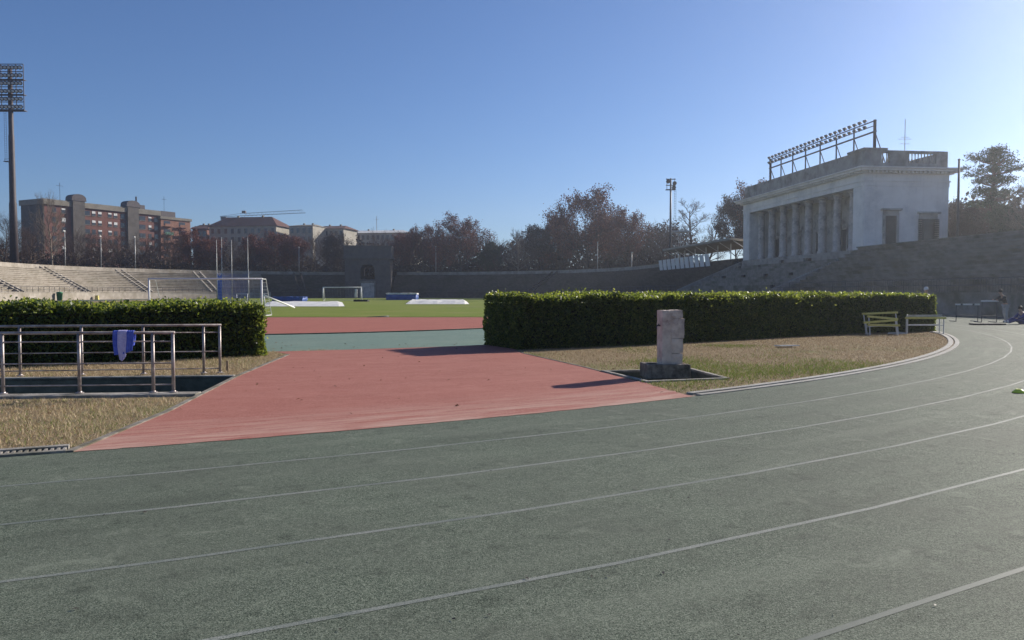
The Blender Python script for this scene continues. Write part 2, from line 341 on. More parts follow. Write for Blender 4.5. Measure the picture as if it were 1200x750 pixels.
def tag(o, label, cat, group=None, kind=None):
    o['label'] = label; o['category'] = cat
    if group: o['group'] = group
    if kind: o['kind'] = kind
    return o
def structure(o, label, cat): return tag(o, label, cat, None, 'structure')
def empty(name, loc, rz=0.0):
    o = bpy.data.objects.new(name, None); COL.objects.link(o); o.location = loc; o.rotation_euler = (0, 0, rz); o.empty_display_size = 0.3; return o
def copy_tree(o, parent=None):
    c = o.copy(); COL.objects.link(c)
    if parent: c.parent = parent
    for ch in list(o.children): copy_tree(ch, c)
    return c
def inst(src, parent, loc, rot=None, scale=None):
    c = src.copy(); COL.objects.link(c); c.parent = parent; c.location = loc
    if rot: c.rotation_euler = rot
    if scale: c.scale = scale
    return c
def sheet(name, outer, holes, z, mat):
    polys = [[Vector((p[0], p[1], 0)) for p in outer]] + [[Vector((p[0], p[1], 0)) for p in h] for h in holes]
    tri = tessellate_polygon(polys); pts = [p for q in polys for p in q]
    mb = MB(); mb.v = [(p.x, p.y, z) for p in pts]; mb.f = []
    for t in tri:
        a, b2, c = (pts[i] for i in t)
        mb.f.append(tuple(t) if (b2 - a).cross(c - a).z > 0 else (t[0], t[2], t[1]))
    return mb.build(name, mat)
def npmesh(name, V, faces_n, k, mat, parent=None):
    """V: (n*k,3) float array, n faces of k corners each"""
    me = bpy.data.meshes.new(name); n = faces_n
    me.vertices.add(n * k); me.vertices.foreach_set('co', np.ascontiguousarray(V, dtype=np.float32).ravel())
    me.loops.add(n * k); me.loops.foreach_set('vertex_index', np.arange(n * k, dtype=np.int32))
    me.polygons.add(n); me.polygons.foreach_set('loop_start', np.arange(0, n * k, k, dtype=np.int32))
    me.update(calc_edges=True); me.validate(); me.materials.append(mat)
    o = bpy.data.objects.new(name, me); COL.objects.link(o)
    if parent: o.parent = parent
    return o
def leafquads(P, Nn, ln, wd):
    """diamond leaves at P with normals Nn"""
    n = len(P); a = RNG.normal(size=(n, 3)); a -= Nn * (a * Nn).sum(1)[:, None]; a /= np.linalg.norm(a, axis=1)[:, None] + 1e-9
    b = np.cross(Nn, a); ln = ln[:, None]; wd = wd[:, None]
    V = np.empty((n, 4, 3)); V[:, 0] = P - a * ln / 2; V[:, 1] = P + b * wd / 2 + Nn * wd * 0.15; V[:, 2] = P + a * ln / 2; V[:, 3] = P - b * wd / 2 + Nn * wd * 0.15
    return V.reshape(-1, 3)
def unit(a): return a / (np.linalg.norm(a, axis=1)[:, None] + 1e-9)

# ------------------------------------------------------------------ ground
def arc(c, rad, a0, a1, n=60, z=0.0):
    return [Vector((c[0] + rad * math.cos(R(a0 + (a1 - a0) * k / n)), c[1] + rad * math.sin(R(a0 + (a1 - a0) * k / n)), z)) for k in range(n + 1)]
def ang(p): return math.degrees(math.atan2(p.y - C1.y, p.x - C1.x))
# the sunken ramp behind the left railing and the sunken tray round the drinking fountain
PF_R = g(236, 462); PB_R = g(274, 441.5); 
pdir = (g(5, 464.5) - g(205, 462)).normalized(); 
PF_L = PF_R + pdir * 9.0; PB_L = PB_R + pdir * 9.4
PIT = [PF_L, PF_R, PB_R, PB_L]
TR = [g(757, 449), g(856, 445), g(812, 433.5), g(704, 436)]
tc_ = sum(TR, Vector()) / 4
TRH = [tc_ + (p - tc_) * 0.90 for p in TR]
ground = sheet('ground', [(-520, -60), (420, -60), (420, 560), (-520, 560)], [PIT, TRH], 0.0, M['base'])
structure(ground, 'bare brown earth around and under the whole stadium', 'ground')

def track_ring(Ra, Rb, z):
    mb = MB(); S = loop(90, 91)
    A = [lp(s, Ra, z) for s in S]; B = [lp(s, Rb, z) for s in S]; A.append(A[0]); B.append(B[0]); mb.strip(B, A); return mb
structure(track_ring(R0, 50.2, 0.008).build('track', M['track']), 'green grey granular running track curving round the infield', 'running track')
structure(track_ring(50.24, TWALL - 0.02, 0.010).build('apron_path', M['apron']), 'pale pinkish strip between running track and grandstand walls', 'path')
mb = MB()
lane_r = [R0 + 0.10 + LANE * k for k in range(1, 8)]
S = loop(90, 91)
for k, rr in enumerate(lane_r[:4]):
    A = [lp(s, rr - 0.02, 0.0098) for s in S] ; B = [lp(s, rr + 0.02, 0.0098) for s in S]; A.append(A[0]); B.append(B[0]); mb.strip(B, A)
structure(mb.build('track_lane_lines', M['paint']), 'four worn white lane lines on the green grey track', 'lane lines')
mb = MB()
for rr in lane_r[4:]:
    A = [lp(s, rr - 0.02, 0.0098) for s in S] ; B = [lp(s, rr + 0.02, 0.0098) for s in S]; A.append(A[0]); B.append(B[0]); mb.strip(B, A)
structure(mb.build('faded_lane_lines', M['paint_faded']), 'nearly rubbed out lane lines nearest the camera', 'lane lines')

infield = [lp(s, R0 - 0.32) for s in loop(90, 91)]
structure(sheet('infield_ground', infield, [PIT, TRH], 0.004, M['dry']), 'dry straw coloured ground inside the track', 'ground')
DC = Vector((-15.5, 47.8, 0))
def cl(p): return p
band_o = arc(DC, 28.85, -180, 0, 80); band_i = arc(DC, 20.5, -180, 0, 80)
def inside(p, rad): return (Vector((p.x, p.y, 0)) - C1).length < rad
mb = MB(); mb.strip([Vector((p.x, p.y, 0.010)) for p in band_o], [Vector((p.x, p.y, 0.010)) for p in band_i]); structure(mb.build('inner_track', M['band']), 'pale blue green inner running track behind the red path', 'running track')
mb = MB(); p0 = arc(DC, 20.46, -180, 0, 80); mb.v = [(p.x, p.y, 0.012) for p in p0]; mb.f = [tuple(range(len(p0)))]
structure(mb.build('red_zone', M['red2']), 'red rubber half circle in front of the football pitch', 'running track')
mb = MB(); p0 = arc(DC, 20.56, -178, -2, 80, 0.02); p1 = arc(DC, 20.46, -178, -2, 80, 0.02)
for a_, b_ in zip(range(80), range(1, 81)): mb.prism([p0[a_], p0[b_], p1[b_], p1[a_]], 0.0, 0.05)
structure(mb.build('inner_kerb', M['pit']), 'thin dark kerb between red zone and blue green inner track', 'kerb')
py0 = 48.2
mb = MB(); mb.quad((-52, py0, 0.022), (19, py0 + 0.3, 0.022), tuple(W(L + 34, 34, 0.022)), tuple(W(L + 34, -34, 0.022)))
structure(mb.build('football_pitch', M['pitch']), 'sunlit green football pitch beyond the red zone', 'field')

# red path between the hedges
PL = [g(85, 533), g(198, 484), g(279, 442), g(340, 416)]
PR = [g(610, 414), g(680, 430), g(746, 447), g(808, 465)]
a0, a1 = ang(PL[0]), ang(PR[-1])
bot = arc(C1, R0 + 0.005, a0, a1, 30)
PL[0] = bot[0]; PR[-1] = bot[-1]
top = [Vector((DC.x + 28.95 * math.cos(R(k)), DC.y + 28.95 * math.sin(R(k)), 0)) for k in (-71.5, -67, -62, -58)]
_r = random.Random(3)
def ragged(pts, amp, step):
    out = []
    for a, b_ in zip(pts[:-1], pts[1:]):
        n_ = max(1, int((b_ - a).length / step))
        for k in range(n_): out.append(a.lerp(b_, k / n_) + (Vector((_r.uniform(-amp, amp), _r.uniform(-amp, amp), 0)) if k else Vector()))
    return out + [pts[-1]]
bot = ragged(bot, 0.014, 0.09); PRr = ragged(PR, 0.03, 0.12)
outline = bot + list(reversed(PRr))[1:] + list(reversed(top)) + list(reversed(PL))[:-1]
structure(sheet('red_path', outline, [], 0.013, M['red']), 'worn red rubber path leading from the track between two hedges', 'path')
def edging(pts, w, h, name, mat, label, cat):
    mb = MB()
    for i in range(len(pts) - 1):
        d = (pts[i + 1] - pts[i]); nrm = Vector((-d.y, d.x, 0)).normalized()
        mb.prism([pts[i], pts[i + 1], pts[i + 1] + nrm * w, pts[i] + nrm * w], 0.0, h)
    return structure(mb.build(name, mat), label, cat)
edging(PL, 0.075, 0.026, 'path_edging', M['edging'], 'thin concrete edging along the left side of the red path', 'kerb')
edging(PR[:3], 0.05, 0.022, 'path_edging', M['edging'], 'thin concrete edging along the right side of the red path', 'kerb')

# slotted drain and kerb on the inside of the track
def drain(a_from, a_to, pitch, name, label):
    mb = MB(); n = max(4, int(abs(a_to - a_from) * 2))
    for ra, rb, h in ((R0 - 0.085, R0 - 0.005, 0.030), (R0 - 0.31, R0 - 0.215, 0.040)) if pitch else ((R0 - 0.125, R0 - 0.005, 0.022), (R0 - 0.31, R0 - 0.175, 0.030)):
        A = arc(C1, ra, a_from, a_to, n); B = arc(C1, rb, a_from, a_to, n)
        for i in range(n): mb.prism([A[i], B[i], B[i + 1], A[i + 1]], 0.0, h)
    cnt = int(R(abs(a_to - a_from)) * R0 / pitch) if pitch else 0
    for k in range(cnt):
        a = R(a_from + (a_to - a_from) * (k + 0.5) / cnt); rm = R0 - 0.15
        mb.box((C1.x + rm * math.cos(a), C1.y + rm * math.sin(a), 0.017), (0.129, pitch * 0.45, 0.022), a)
    return structure(mb.build(name, M['concrete'] if pitch else M['kerb']), label, 'drain')
aL, aR = ang(g(85, 533)), ang(g(812, 464.5))
drain(aL - 22, aL - 0.1, 0.055, 'slotted_drain', 'slotted concrete drain along dry grass at left track edge')
drain(aR + 0.2, -19, 0, 'kerb_drain', 'pale double kerb with drain channel curving along the right track edge')
drain(-19, 70, 0, 'kerb_drain', 'far continuation of the pale track kerb behind the right hedge')

# ------------------------------------------------------------------ grass blades
def pip(P, poly):
    x, y = P[:, 0], P[:, 1]; ins = np.zeros(len(P), bool); n = len(poly)
    for i in range(n):
        x0, y0 = poly[i][0], poly[i][1]; x1, y1 = poly[i - 1][0], poly[i - 1][1]
        c = ((y0 > y) != (y1 > y)) & (x < (x1 - x0) * (y - y0) / ((y1 - y0) + 1e-12) + x0); ins ^= c
    return ins
def blades(name, n, box, keep, hmin, hmax, wd, mat, label, cat='grass', lean=0.9):
    P = np.stack([RNG.uniform(box[0], box[1], n), RNG.uniform(box[2], box[3], n), np.full(n, 0.004)], 1); P = P[keep(P)]; n = len(P)
    h = RNG.uniform(hmin, hmax, n); a = RNG.uniform(0, 2 * np.pi, n); l = RNG.uniform(0.2, lean, n) * h * 1.3
    d = np.stack([np.cos(a), np.sin(a), np.zeros(n)], 1); s_ = np.stack([-np.sin(a + 0.6), np.cos(a + 0.6), np.zeros(n)], 1)
    V = np.empty((n, 3, 3)); w = RNG.uniform(0.5, 1.0, n)[:, None] * wd
    V[:, 0] = P - s_ * w; V[:, 1] = P + s_ * w; V[:, 2] = P + d * l[:, None] + np.array([0, 0, 1.0]) * h[:, None]
    return tag(npmesh(name, V.reshape(-1, 3), n, 3, mat), label, cat, None, 'stuff')
def rad1(P): return np.hypot(P[:, 0] - C1.x, P[:, 1] - C1.y)
pth = [(p.x, p.y) for p in outline]; pitp = [(p.x, p.y) for p in [PF_L - Vector((0.3, 0.55, 0)), PF_R - Vector((-0.25, 0.5, 0)), PB_R + Vector((0.3, 0.25, 0)), PB_L + Vector((0, 0.25, 0))]]
trp = [(p.x, p.y) for p in TR]
PHI = np.random.default_rng(5)
KX = [(PHI.normal() * 1.1, PHI.normal() * 1.1, PHI.uniform(0, 6.3)) for _ in range(7)]
def patch(P): return sum(np.sin(P[:, 0] * a + P[:, 1] * b_ + c) for a, b_, c in KX) / 3.0
E2 = [PL[0] + Vector((-0.12, 0, 0)), PL[1] + Vector((-0.12, 0, 0)), PL[2] + Vector((-0.12, 0, 0)), PL[3] + Vector((-0.12, 0, 0))]
pth2 = [(p.x, p.y) for p in bot] + [(p.x, p.y) for p in list(reversed(PR))[1:]] + [(p.x, p.y) for p in reversed(top)] + [(p.x, p.y) for p in reversed(E2)]
def keepL(P): return (rad1(P) < R0 - 0.33) & ~pip(P, pth2) & ~pip(P, pitp) & (rad1(P) > 27.5)
blades('dry_grass', 130000, (-13, -3.9, 6.4, 21), keepL, 0.016, 0.075, 0.005, M['straw'], 'dry straw coloured grass beside the railing and left hedge', lean=1.6)
blades('green_grass', 34000, (-13, -3.9, 6.4, 21), lambda P: keepL(P) & (patch(P) + RNG.normal(size=len(P)) * 0.4 > 0.35), 0.02, 0.06, 0.005, M['green_blade'], 'patches of green grass among dry blades near the railing')
def keepR(P): return (rad1(P) < R0 - 0.33) & ~pip(P, pth2) & ~pip(P, trp) & (rad1(P) > 28)
blades('dry_grass', 170000, (0.3, 18, 10.5, 33), keepR, 0.018, 0.06, 0.006, M['straw_brown'], 'dry brown grass between the right hedge and track kerb', lean=1.6)
gc = g(850, 436)
blades('green_grass', 90000, (0.3, 9, 11, 23), lambda P: keepR(P) & (RNG.normal(size=len(P)) * 0.28 + patch(P) * 0.55 + 1.35 * np.exp(-((P[:, 0] - gc.x) ** 2 / 7 + (P[:, 1] - gc.y) ** 2 / 4)) > 0.6), 0.025, 0.07, 0.007, M['green_blade'], 'bright green grass patch around the stone fountain')

# fallen leaves and bits on the track
n = 130; P = np.stack([RNG.uniform(-3, 6, n), RNG.uniform(3.4, 10, n), np.full(n, 0.016)], 1); P = P[rad1(P) > R0 + 0.1]; n = len(P)
tag(npmesh('leaf_litter', leafquads(P, unit(np.array([0, 0, 1.0]) + RNG.normal(size=(n, 3)) * 0.15), RNG.uniform(0.008, 0.045, n) , RNG.uniform(0.006, 0.02, n)), n, 4, M['hair']), 'tiny dark leaf bits scattered on the track', 'litter', None, 'stuff')

n = 900; P = np.stack([RNG.uniform(-10, 9, n), RNG.uniform(8, 24, n), np.full(n, 0.026)], 1); P = P[rad1(P) < R0 - 0.4]; P = P[~pip(P, pitp) & ~pip(P, trp)]; P = P[(~pip(P, pth)) | (RNG.uniform(0, 1, len(P)) < 0.22)]; n = len(P)
tag(npmesh('fallen_leaves', leafquads(P, unit(np.array([0, 0, 1.0]) + RNG.normal(size=(n, 3)) * 0.25), RNG.uniform(0.03, 0.075, n), RNG.uniform(0.02, 0.045, n)), n, 4, M['leaf_brown']), 'brown fallen leaves scattered over the dry grass and red path', 'leaves', None, 'stuff')

# ------------------------------------------------------------------ hedges
def hedge(front, thick, h, n, label, seed):
    fr = [Vector(p) for p in front]; root = empty('hedge', (fr[0].x, fr[0].y, 0)); o = fr[0]
    pts = [p - Vector((o.x, o.y, 0)) for p in fr]; seg = [(pts[i + 1] - pts[i]).length for i in range(len(pts) - 1)]; tot = sum(seg)
    nr = []
    for i in range(len(pts)):
        d = pts[min(i + 1, len(pts) - 1)] - pts[max(i - 1, 0)]; nr.append(Vector((-d.y, d.x, 0)).normalized())
    mb = MB(); ins = 0.13
    F0 = [p + q * ins for p, q in zip(pts, nr)]; B0 = [p + q * (thick - ins) for p, q in zip(pts, nr)]
    d0 = (F0[1] - F0[0]).normalized() * ins; d1 = (F0[-1] - F0[-2]).normalized() * ins
    F0[0] += d0; B0[0] += d0; F0[-1] -= d1; B0[-1] -= d1
    poly = F0 + list(reversed(B0)); mb.prism(poly, 0.0, h - ins)
    mb.build('hedge_stems', M['hedge_core'], root)
    aF, aT, aE = tot * h, tot * thick, thick * h; w = np.array([aF, aT * 1.5, aF * 0.45, aE * 1.3, aE * 1.3]); w = w / w.sum()
    side = RNG.choice(5, n, p=w); u = RNG.uniform(0, tot, n); t = RNG.uniform(0, 1, n)
    cum = np.concatenate([[0], np.cumsum(seg)]); A = np.array([[p.x, p.y, 0] for p in pts]); Nr = np.array([[q.x, q.y, 0] for q in nr])
    def on(uu):
        P = np.stack([np.interp(uu, cum, A[:, k]) for k in range(3)], 1); Q = np.stack([np.interp(uu, cum, Nr[:, k]) for k in range(3)], 1); return P, unit(Q)
    hz = lambda P: h + 0.035 * np.sin(P[:, 0] * 2.1 + seed) + 0.022 * np.sin(P[:, 0] * 5.3 + P[:, 1] * 3.1) + 0.02 * np.sin(P[:, 1] * 4.4 + seed)
    u = np.where(side == 3, 0.0, np.where(side == 4, tot, u)); P, Q = on(u); T = np.array([0, 0, 1.0])
    tang = np.stack([Q[:, 1], -Q[:, 0], np.zeros(n)], 1)
    pos = P.copy(); nor = np.zeros((n, 3)); hh = hz(P)
    f = side == 0; pos[f] += T * (t[f] * hh[f])[:, None]; nor[f] = -Q[f]
    f = side == 1; pos[f] += Q[f] * (t[f] * thick)[:, None] + T * hh[f][:, None]; nor[f] = T
    f = side == 2; pos[f] += Q[f] * thick + T * (t[f] * hh[f])[:, None]; nor[f] = Q[f]
    for sd, sg in ((3, -1), (4, 1)):
        f = side == sd; t2 = RNG.uniform(0, 1, n); pos[f] += Q[f] * (t2[f] * thick)[:, None] + T * (t[f] * hh[f])[:, None]; nor[f] = tang[f] * sg
    dep = np.abs(RNG.normal(size=n)) * 0.055 - 0.045 + 0.03 * np.sin(pos[:, 0] * 6 + pos[:, 2] * 7) * np.sin(pos[:, 1] * 6.5 + 1)
    dep -= (RNG.uniform(0, 1, n) < 0.02) * RNG.uniform(0, 0.10, n)
    pos -= nor * dep[:, None]; pos[:, 2] = np.maximum(pos[:, 2], 0.03)
    tp_ = (side == 1) | (pos[:, 2] > h - 0.10); pos[tp_, 2] += np.abs(RNG.normal(size=tp_.sum())) * 0.05
    sp_ = tp_ & (RNG.uniform(0, 1, n) < 0.025); pos[sp_, 2] += RNG.uniform(0.03, 0.11, sp_.sum())
    nn = unit(nor * np.where(tp_, 0.25, 0.55)[:, None] + RNG.normal(size=(n, 3)) * 0.6)
    npmesh('foliage', leafquads(pos, nn, RNG.uniform(0.07, 0.13, n), RNG.uniform(0.035, 0.06, n)), n, 4, M['laurel'], root)
    return tag(root, label, 'hedge')
def dense(pts, k=10):
    out = []
    P = [Vector(p) for p in pts]; P = [P[0] * 2 - P[1]] + P + [P[-1] * 2 - P[-2]]
    for i in range(1, len(P) - 2):
        for j in range(k):
            t = j / k; a, b_, c, d = P[i - 1], P[i], P[i + 1], P[i + 2]
            out.append(0.5 * ((2 * b_) + (c - a) * t + (2 * a - 5 * b_ + 4 * c - d) * t * t + (3 * b_ - a - 3 * c + d) * t ** 3))
    out.append(P[-2]); return out
hedge(dense([(-19.5, 13.2, 0), (-15, 14.2, 0), (-10.7, 16.2, 0), (-6.12, 18.95, 0)], 5), 3.5, 1.19, 100000, 'clipped evergreen hedge behind the railing, left of the red path', 1.0)
hedge(dense([(0.22, 21.05, 0), (3.7, 22.85, 0), (7.3, 25.2, 0), (10.6, 27.5, 0), (13.7, 29.5, 0), (17.0, 30.8, 0)], 5), 2.3, 1.38, 150000, 'long dark clipped hedge behind the fountain, right of the red path', 2.3)

# ------------------------------------------------------------------ pit, ledge and railings
root = empty('ramp_pit', tuple(PF_R))
def rel(p, o): return Vector((p.x - o.x, p.y - o.y, p.z - o.z))
q = [rel(p, PF_R) for p in PIT]
mb = MB(); dz = -1.5
for i in range(4):
    a, b_ = q[i], q[(i + 1) % 4]
    mb.quad((a.x, a.y, 0.0), (b_.x, b_.y, 0.0), (b_.x, b_.y, dz), (a.x, a.y, dz))
mb.quad(*[(p.x, p.y, dz) for p in q])
mb.build('pit_wall', M['pit'], root)
nrm = Vector((-pdir.y, pdir.x, 0))
if nrm.y > 0: nrm = -nrm
mb = MB(); mb.prism([q[0], q[1], q[1] + nrm * 0.30, q[0] + nrm * 0.30], -0.05, 0.045); mb.build('front_ledge', M['concrete'], root, bevel=0.01)
mb = MB(); mb.prism([q[3], q[2], q[2] - nrm * 0.14, q[3] - nrm * 0.14], -0.05, 0.025); mb.build('back_ledge', M['concrete'], root, bevel=0.01)
tag(root, 'sunken concrete ramp opening beside the dry grass, between the two railings', 'ramp')

def railing(base, direction, offs, zb, label, hang=(0.97, 0.82, 0.47, 0.14)):
    root = empty('railing', (base.x, base.y, zb), math.atan2(direction.y, direction.x))
    for x in offs:
        mb = MB(); mb.tube([(x, 0, 0), (x, 0, 0.93)], 0.026, 10); p = mb.build('post', M['rail'], root, True)
        mb = MB(); mb.lathe((x, 0, 0), [(0.062, 0), (0.062, 0.012), (0.035, 0.018), (0.030, 0.03)], 12); mb.build('base_flange', M['rail'], p)
    a, b_ = min(offs), max(offs)
    for i, z in enumerate(hang):
        r = 0.025 if i == 0 else 0.011
        mb = MB(); mb.tube([(a - (0.03 if i == 0 else 0), 0, z), (b_ + (0.03 if i == 0 else 0), 0, z)], r, 10); mb.build('top_rail' if i == 0 else 'rail', M['rail'], root, True)
    return tag(root, label, 'railing', 'steel railings along the ramp pit')
fb = g(205, 462.5); f_ax = (g(6.5, 464.5) - fb); f_ax.z = 0; f_ax.normalize()
def along(px, base, ax, y):
    p = g(px, y); return (Vector((p.x, p.y, 0)) - Vector((base.x, base.y, 0))).dot(ax)
fo = [0, along(182, fb, f_ax, 462.6), along(96, fb, f_ax, 463.5), along(6.5, fb, f_ax, 464.5)]
fo += [fo[-1] + (fo[-1] - fo[-2]) * k for k in (1, 2)]
fbz = fb + nrm * 0.06
railing(fbz, f_ax, fo, 0.045, 'steel railing on the front ledge with the blue cloth hung over it', (0.925, 0.79, 0.455, 0.12))
bb = g(258, 438.5); b_ax = (g(24, 442) - bb); b_ax.z = 0; b_ax.normalize()
bo = [0, along(239, bb, b_ax, 438.8), along(168, bb, b_ax, 440), along(96, bb, b_ax, 441), along(24, bb, b_ax, 442)]
bo += [bo[-1] + (bo[-1] - bo[-2]) * k for k in (1, 2, 3)]
railing(bb, b_ax, bo, 0.025, 'steel railing at the back of the ramp, nearest the left hedge', (0.93, 0.79, 0.42, 0.09))
# towel over the front rail
tx = fo[2] + (fo[1] - fo[2]) * 0.62
root = empty('towel', tuple(fbz + f_ax * tx + Vector((0, 0, 0.10))), math.atan2(f_ax.y, f_ax.x))
def cloth(x0, x1, bottoms, name, mat, off):
    nx, nz = 10, 14; mb = MB(); side = []
    def pt(i, s):        # s from -1 (far hem) to 1 (near hem)
        x = x0 + (x1 - x0) * i / nx; f = i / nx; bl = bottoms[0] * (1 - f) + bottoms[1] * f
        if bottoms[2]: bl += bottoms[2] * (1 - abs(2 * f - 1))
        ang_ = s * 6; r = 0.034 + off
        if abs(s) < 0.15:
            a = s / 0.15 * math.pi / 2; return Vector((x, math.sin(a) * r * -1, 0.87 + math.cos(a) * r))
        k = (abs(s) - 0.15) / 0.85; z = 0.87 - k * (bl if s < 0 else bl * 0.72)
        wv = 0.016 * math.sin(x * 34 + k * 2) * k + 0.01 * math.sin(x * 71) * k
        return Vector((x + 0.02 * math.sin(k * 3 + x * 9) * k, (r + wv) * (1 if s < 0 else -1), z))
    ns = 40
    for i in range(nx):
        for j in range(ns):
            s0, s1 = -1 + 2 * j / ns, -1 + 2 * (j + 1) / ns; mb.quad(pt(i, s0), pt(i + 1, s0), pt(i + 1, s1), pt(i, s1))
    me = mb.build(name, mat, root, True); so = me.modifiers.new('thickness', 'SOLIDIFY'); so.thickness = 0.004
    return me
cloth(-0.15, 0.16, (0.27, 0.34, 0.02), 'cloth', M['towel_blue'], 0.0)
cloth(-0.045, 0.085, (0.36, 0.41, 0.05), 'lilac_stripe', M['towel_lilac'], 0.006)
tag(root, 'blue and lilac cloth hung over the front rail', 'towel')
# wooden stub by the back railing
p = g(266.5, 436); mb = MB(); mb.box((0, 0, 0.11), (0.055, 0.05, 0.24), 0.3, taper=0.8); o = mb.build('wooden_stake', M['wood'], None, bevel=0.008); o.location = p
tag(o, 'short wooden stake in dry grass beside the end of the back railing', 'stake')

# ------------------------------------------------------------------ drinking fountain
fc = g(783, 441); fr = math.atan2((TR[1] - TR[0]).y, (TR[1] - TR[0]).x)
root = empty('drinking_fountain', (fc.x, fc.y, -0.02), R(6))
def rot_blocks():
    mb = MB()
    mb.box((0.055, 0.0, 0.245 + 0.21), (0.42, 0.36, 0.42), taper=1.01)
    mb.box((0.050, 0.0, 0.665 + 0.215), (0.43, 0.365, 0.43)); mb.box((0.040, 0.0, 1.095 + 0.055), (0.40, 0.35, 0.16))
    for z in (0.665, 1.095): pass
    return mb
def rough_block(x0, x1, y0, y1, z0, z1, jit, seed, nseg=(5, 5, 12)):
    rnd = random.Random(seed); mb = MB(); idx = {}
    def vid(i, j, k):
        key = (i, j, k)
        if key not in idx:
            p = [x0 + (x1 - x0) * i / nseg[0], y0 + (y1 - y0) * j / nseg[1], z0 + (z1 - z0) * k / nseg[2]]
            e = (i in (0, nseg[0])) + (j in (0, nseg[1])) + (k in (0, nseg[2]))
            for q in range(3): p[q] += rnd.uniform(-jit, jit)
            if e >= 2:
                cx, cy = (x0 + x1) / 2, (y0 + y1) / 2; sh = rnd.uniform(0.0, 0.06); p[0] += (cx - p[0]) * sh; p[1] += (cy - p[1]) * sh
            idx[key] = len(mb.v); mb.v.append(tuple(p))
        return idx[key]
    A, B_, C_ = nseg
    for i in range(A):
        for j in range(B_): mb.f += [(vid(i, j, 0), vid(i, j + 1, 0), vid(i + 1, j + 1, 0), vid(i + 1, j, 0)), (vid(i, j, C_), vid(i + 1, j, C_), vid(i + 1, j + 1, C_), vid(i, j + 1, C_))]
    for i in range(A):
        for k in range(C_): mb.f += [(vid(i, 0, k), vid(i + 1, 0, k), vid(i + 1, 0, k + 1), vid(i, 0, k + 1)), (vid(i, B_, k), vid(i, B_, k + 1), vid(i + 1, B_, k + 1), vid(i + 1, B_, k))]
    for j in range(B_):
        for k in range(C_): mb.f += [(vid(0, j, k), vid(0, j, k + 1), vid(0, j + 1, k + 1), vid(0, j + 1, k)), (vid(A, j, k), vid(A, j + 1, k), vid(A, j + 1, k + 1), vid(A, j, k + 1))]
    return mb
pil = empty('x', (0, 0, 0)); bpy.data.objects.remove(pil)
# pillar: a rear slab and a stack of rough blocks bonded to its right side
mb = rough_block(-0.16, 0.03, -0.13, 0.22, 0.20, 1.27, 0.004, 3); pil = mb.build('pillar', M['marble'], root)
for i, (z0, z1, x1) in enumerate(((0.20, 0.46, 0.235), (0.466, 0.74, 0.245), (0.746, 1.12, 0.265), (1.126, 1.275, 0.235))):
    rough_block(0.022, x1, -0.15 + 0.004 * i, 0.22, z0, z1, 0.005, 10 + i, (4, 5, 4)).build('stone_block', M['marble'], pil)
mb = MB(); mb.tube([(-0.155, 0.0, 0.98), (-0.215, 0.0, 0.985), (-0.235, 0.0, 0.965), (-0.237, 0.0, 0.94)], 0.012, 8); mb.tube([(-0.19, 0, 0.985), (-0.19, 0, 1.02)], 0.012, 8); mb.build('tap', M['dark_steel'], pil, True)
mb = MB()
mb.b2(-0.47, -0.39, -0.24, 0.30, 0.0, 0.27); mb.b2(-0.388, 0.318, -0.24, -0.16, 0.0, 0.268); mb.b2(-0.388, 0.318, 0.22, 0.30, 0.0, 0.268); mb.b2(0.32, 0.36, -0.24, 0.30, 0.0, 0.262)
mb.b2(-0.387, 0.318, -0.158, 0.218, 0.0, 0.12); mb.build('trough', M['trough'], root, bevel=0.014)
mb = MB(); mb.quad((-0.388, -0.159, 0.20), (-0.17, -0.159, 0.20), (-0.17, 0.219, 0.20), (-0.388, 0.219, 0.20)); mb.build('water_surface', M['water'], root)
tag(root, 'old pink stone drinking fountain pillar with a dark mossy trough', 'fountain')
# sunken tray with concrete rim
root = empty('drain_tray', tuple(tc_)); a_ = [rel(p, tc_) for p in TR]; b2_ = [rel(p, tc_) for p in TRH]
mb = MB()
for i in range(4):
    j = (i + 1) % 4; mb.prism([a_[i], a_[j], b2_[j], b2_[i]], -0.02, 0.036)
mb.build('rim', M['concrete'], root, bevel=0.006)
mb = MB()
for i in range(4):
    j = (i + 1) % 4; mb.quad((b2_[i].x, b2_[i].y, 0.0), (b2_[j].x, b2_[j].y, 0.0), (b2_[j].x, b2_[j].y, -0.16), (b2_[i].x, b2_[i].y, -0.16))
mb.quad(*[(p.x, p.y, -0.16) for p in b2_]); mb.build('tray_floor', M['pit'], root)
mb = MB(); mb.b2(fc.x - tc_.x - 0.45, fc.x - tc_.x + 0.34, fc.y - tc_.y - 0.22, fc.y - tc_.y + 0.28, -0.16, -0.022); mb.build('plinth', M['trough'], root)
tag(root, 'shallow sunken drain tray with a concrete rim under the fountain', 'drain tray')
p = g(922, 407); mb = MB(); mb.box((0, 0, 0.02), (0.62, 0.32, 0.03), 0.1); o = mb.build('board', M['white_dirty'], bevel=0.006); o.location = p + Vector((0, 0, 0.03)); o.rotation_euler = (R(-3), 0, R(8))
tag(o, 'flat white board lying on the brown grass right of the fountain', 'board')

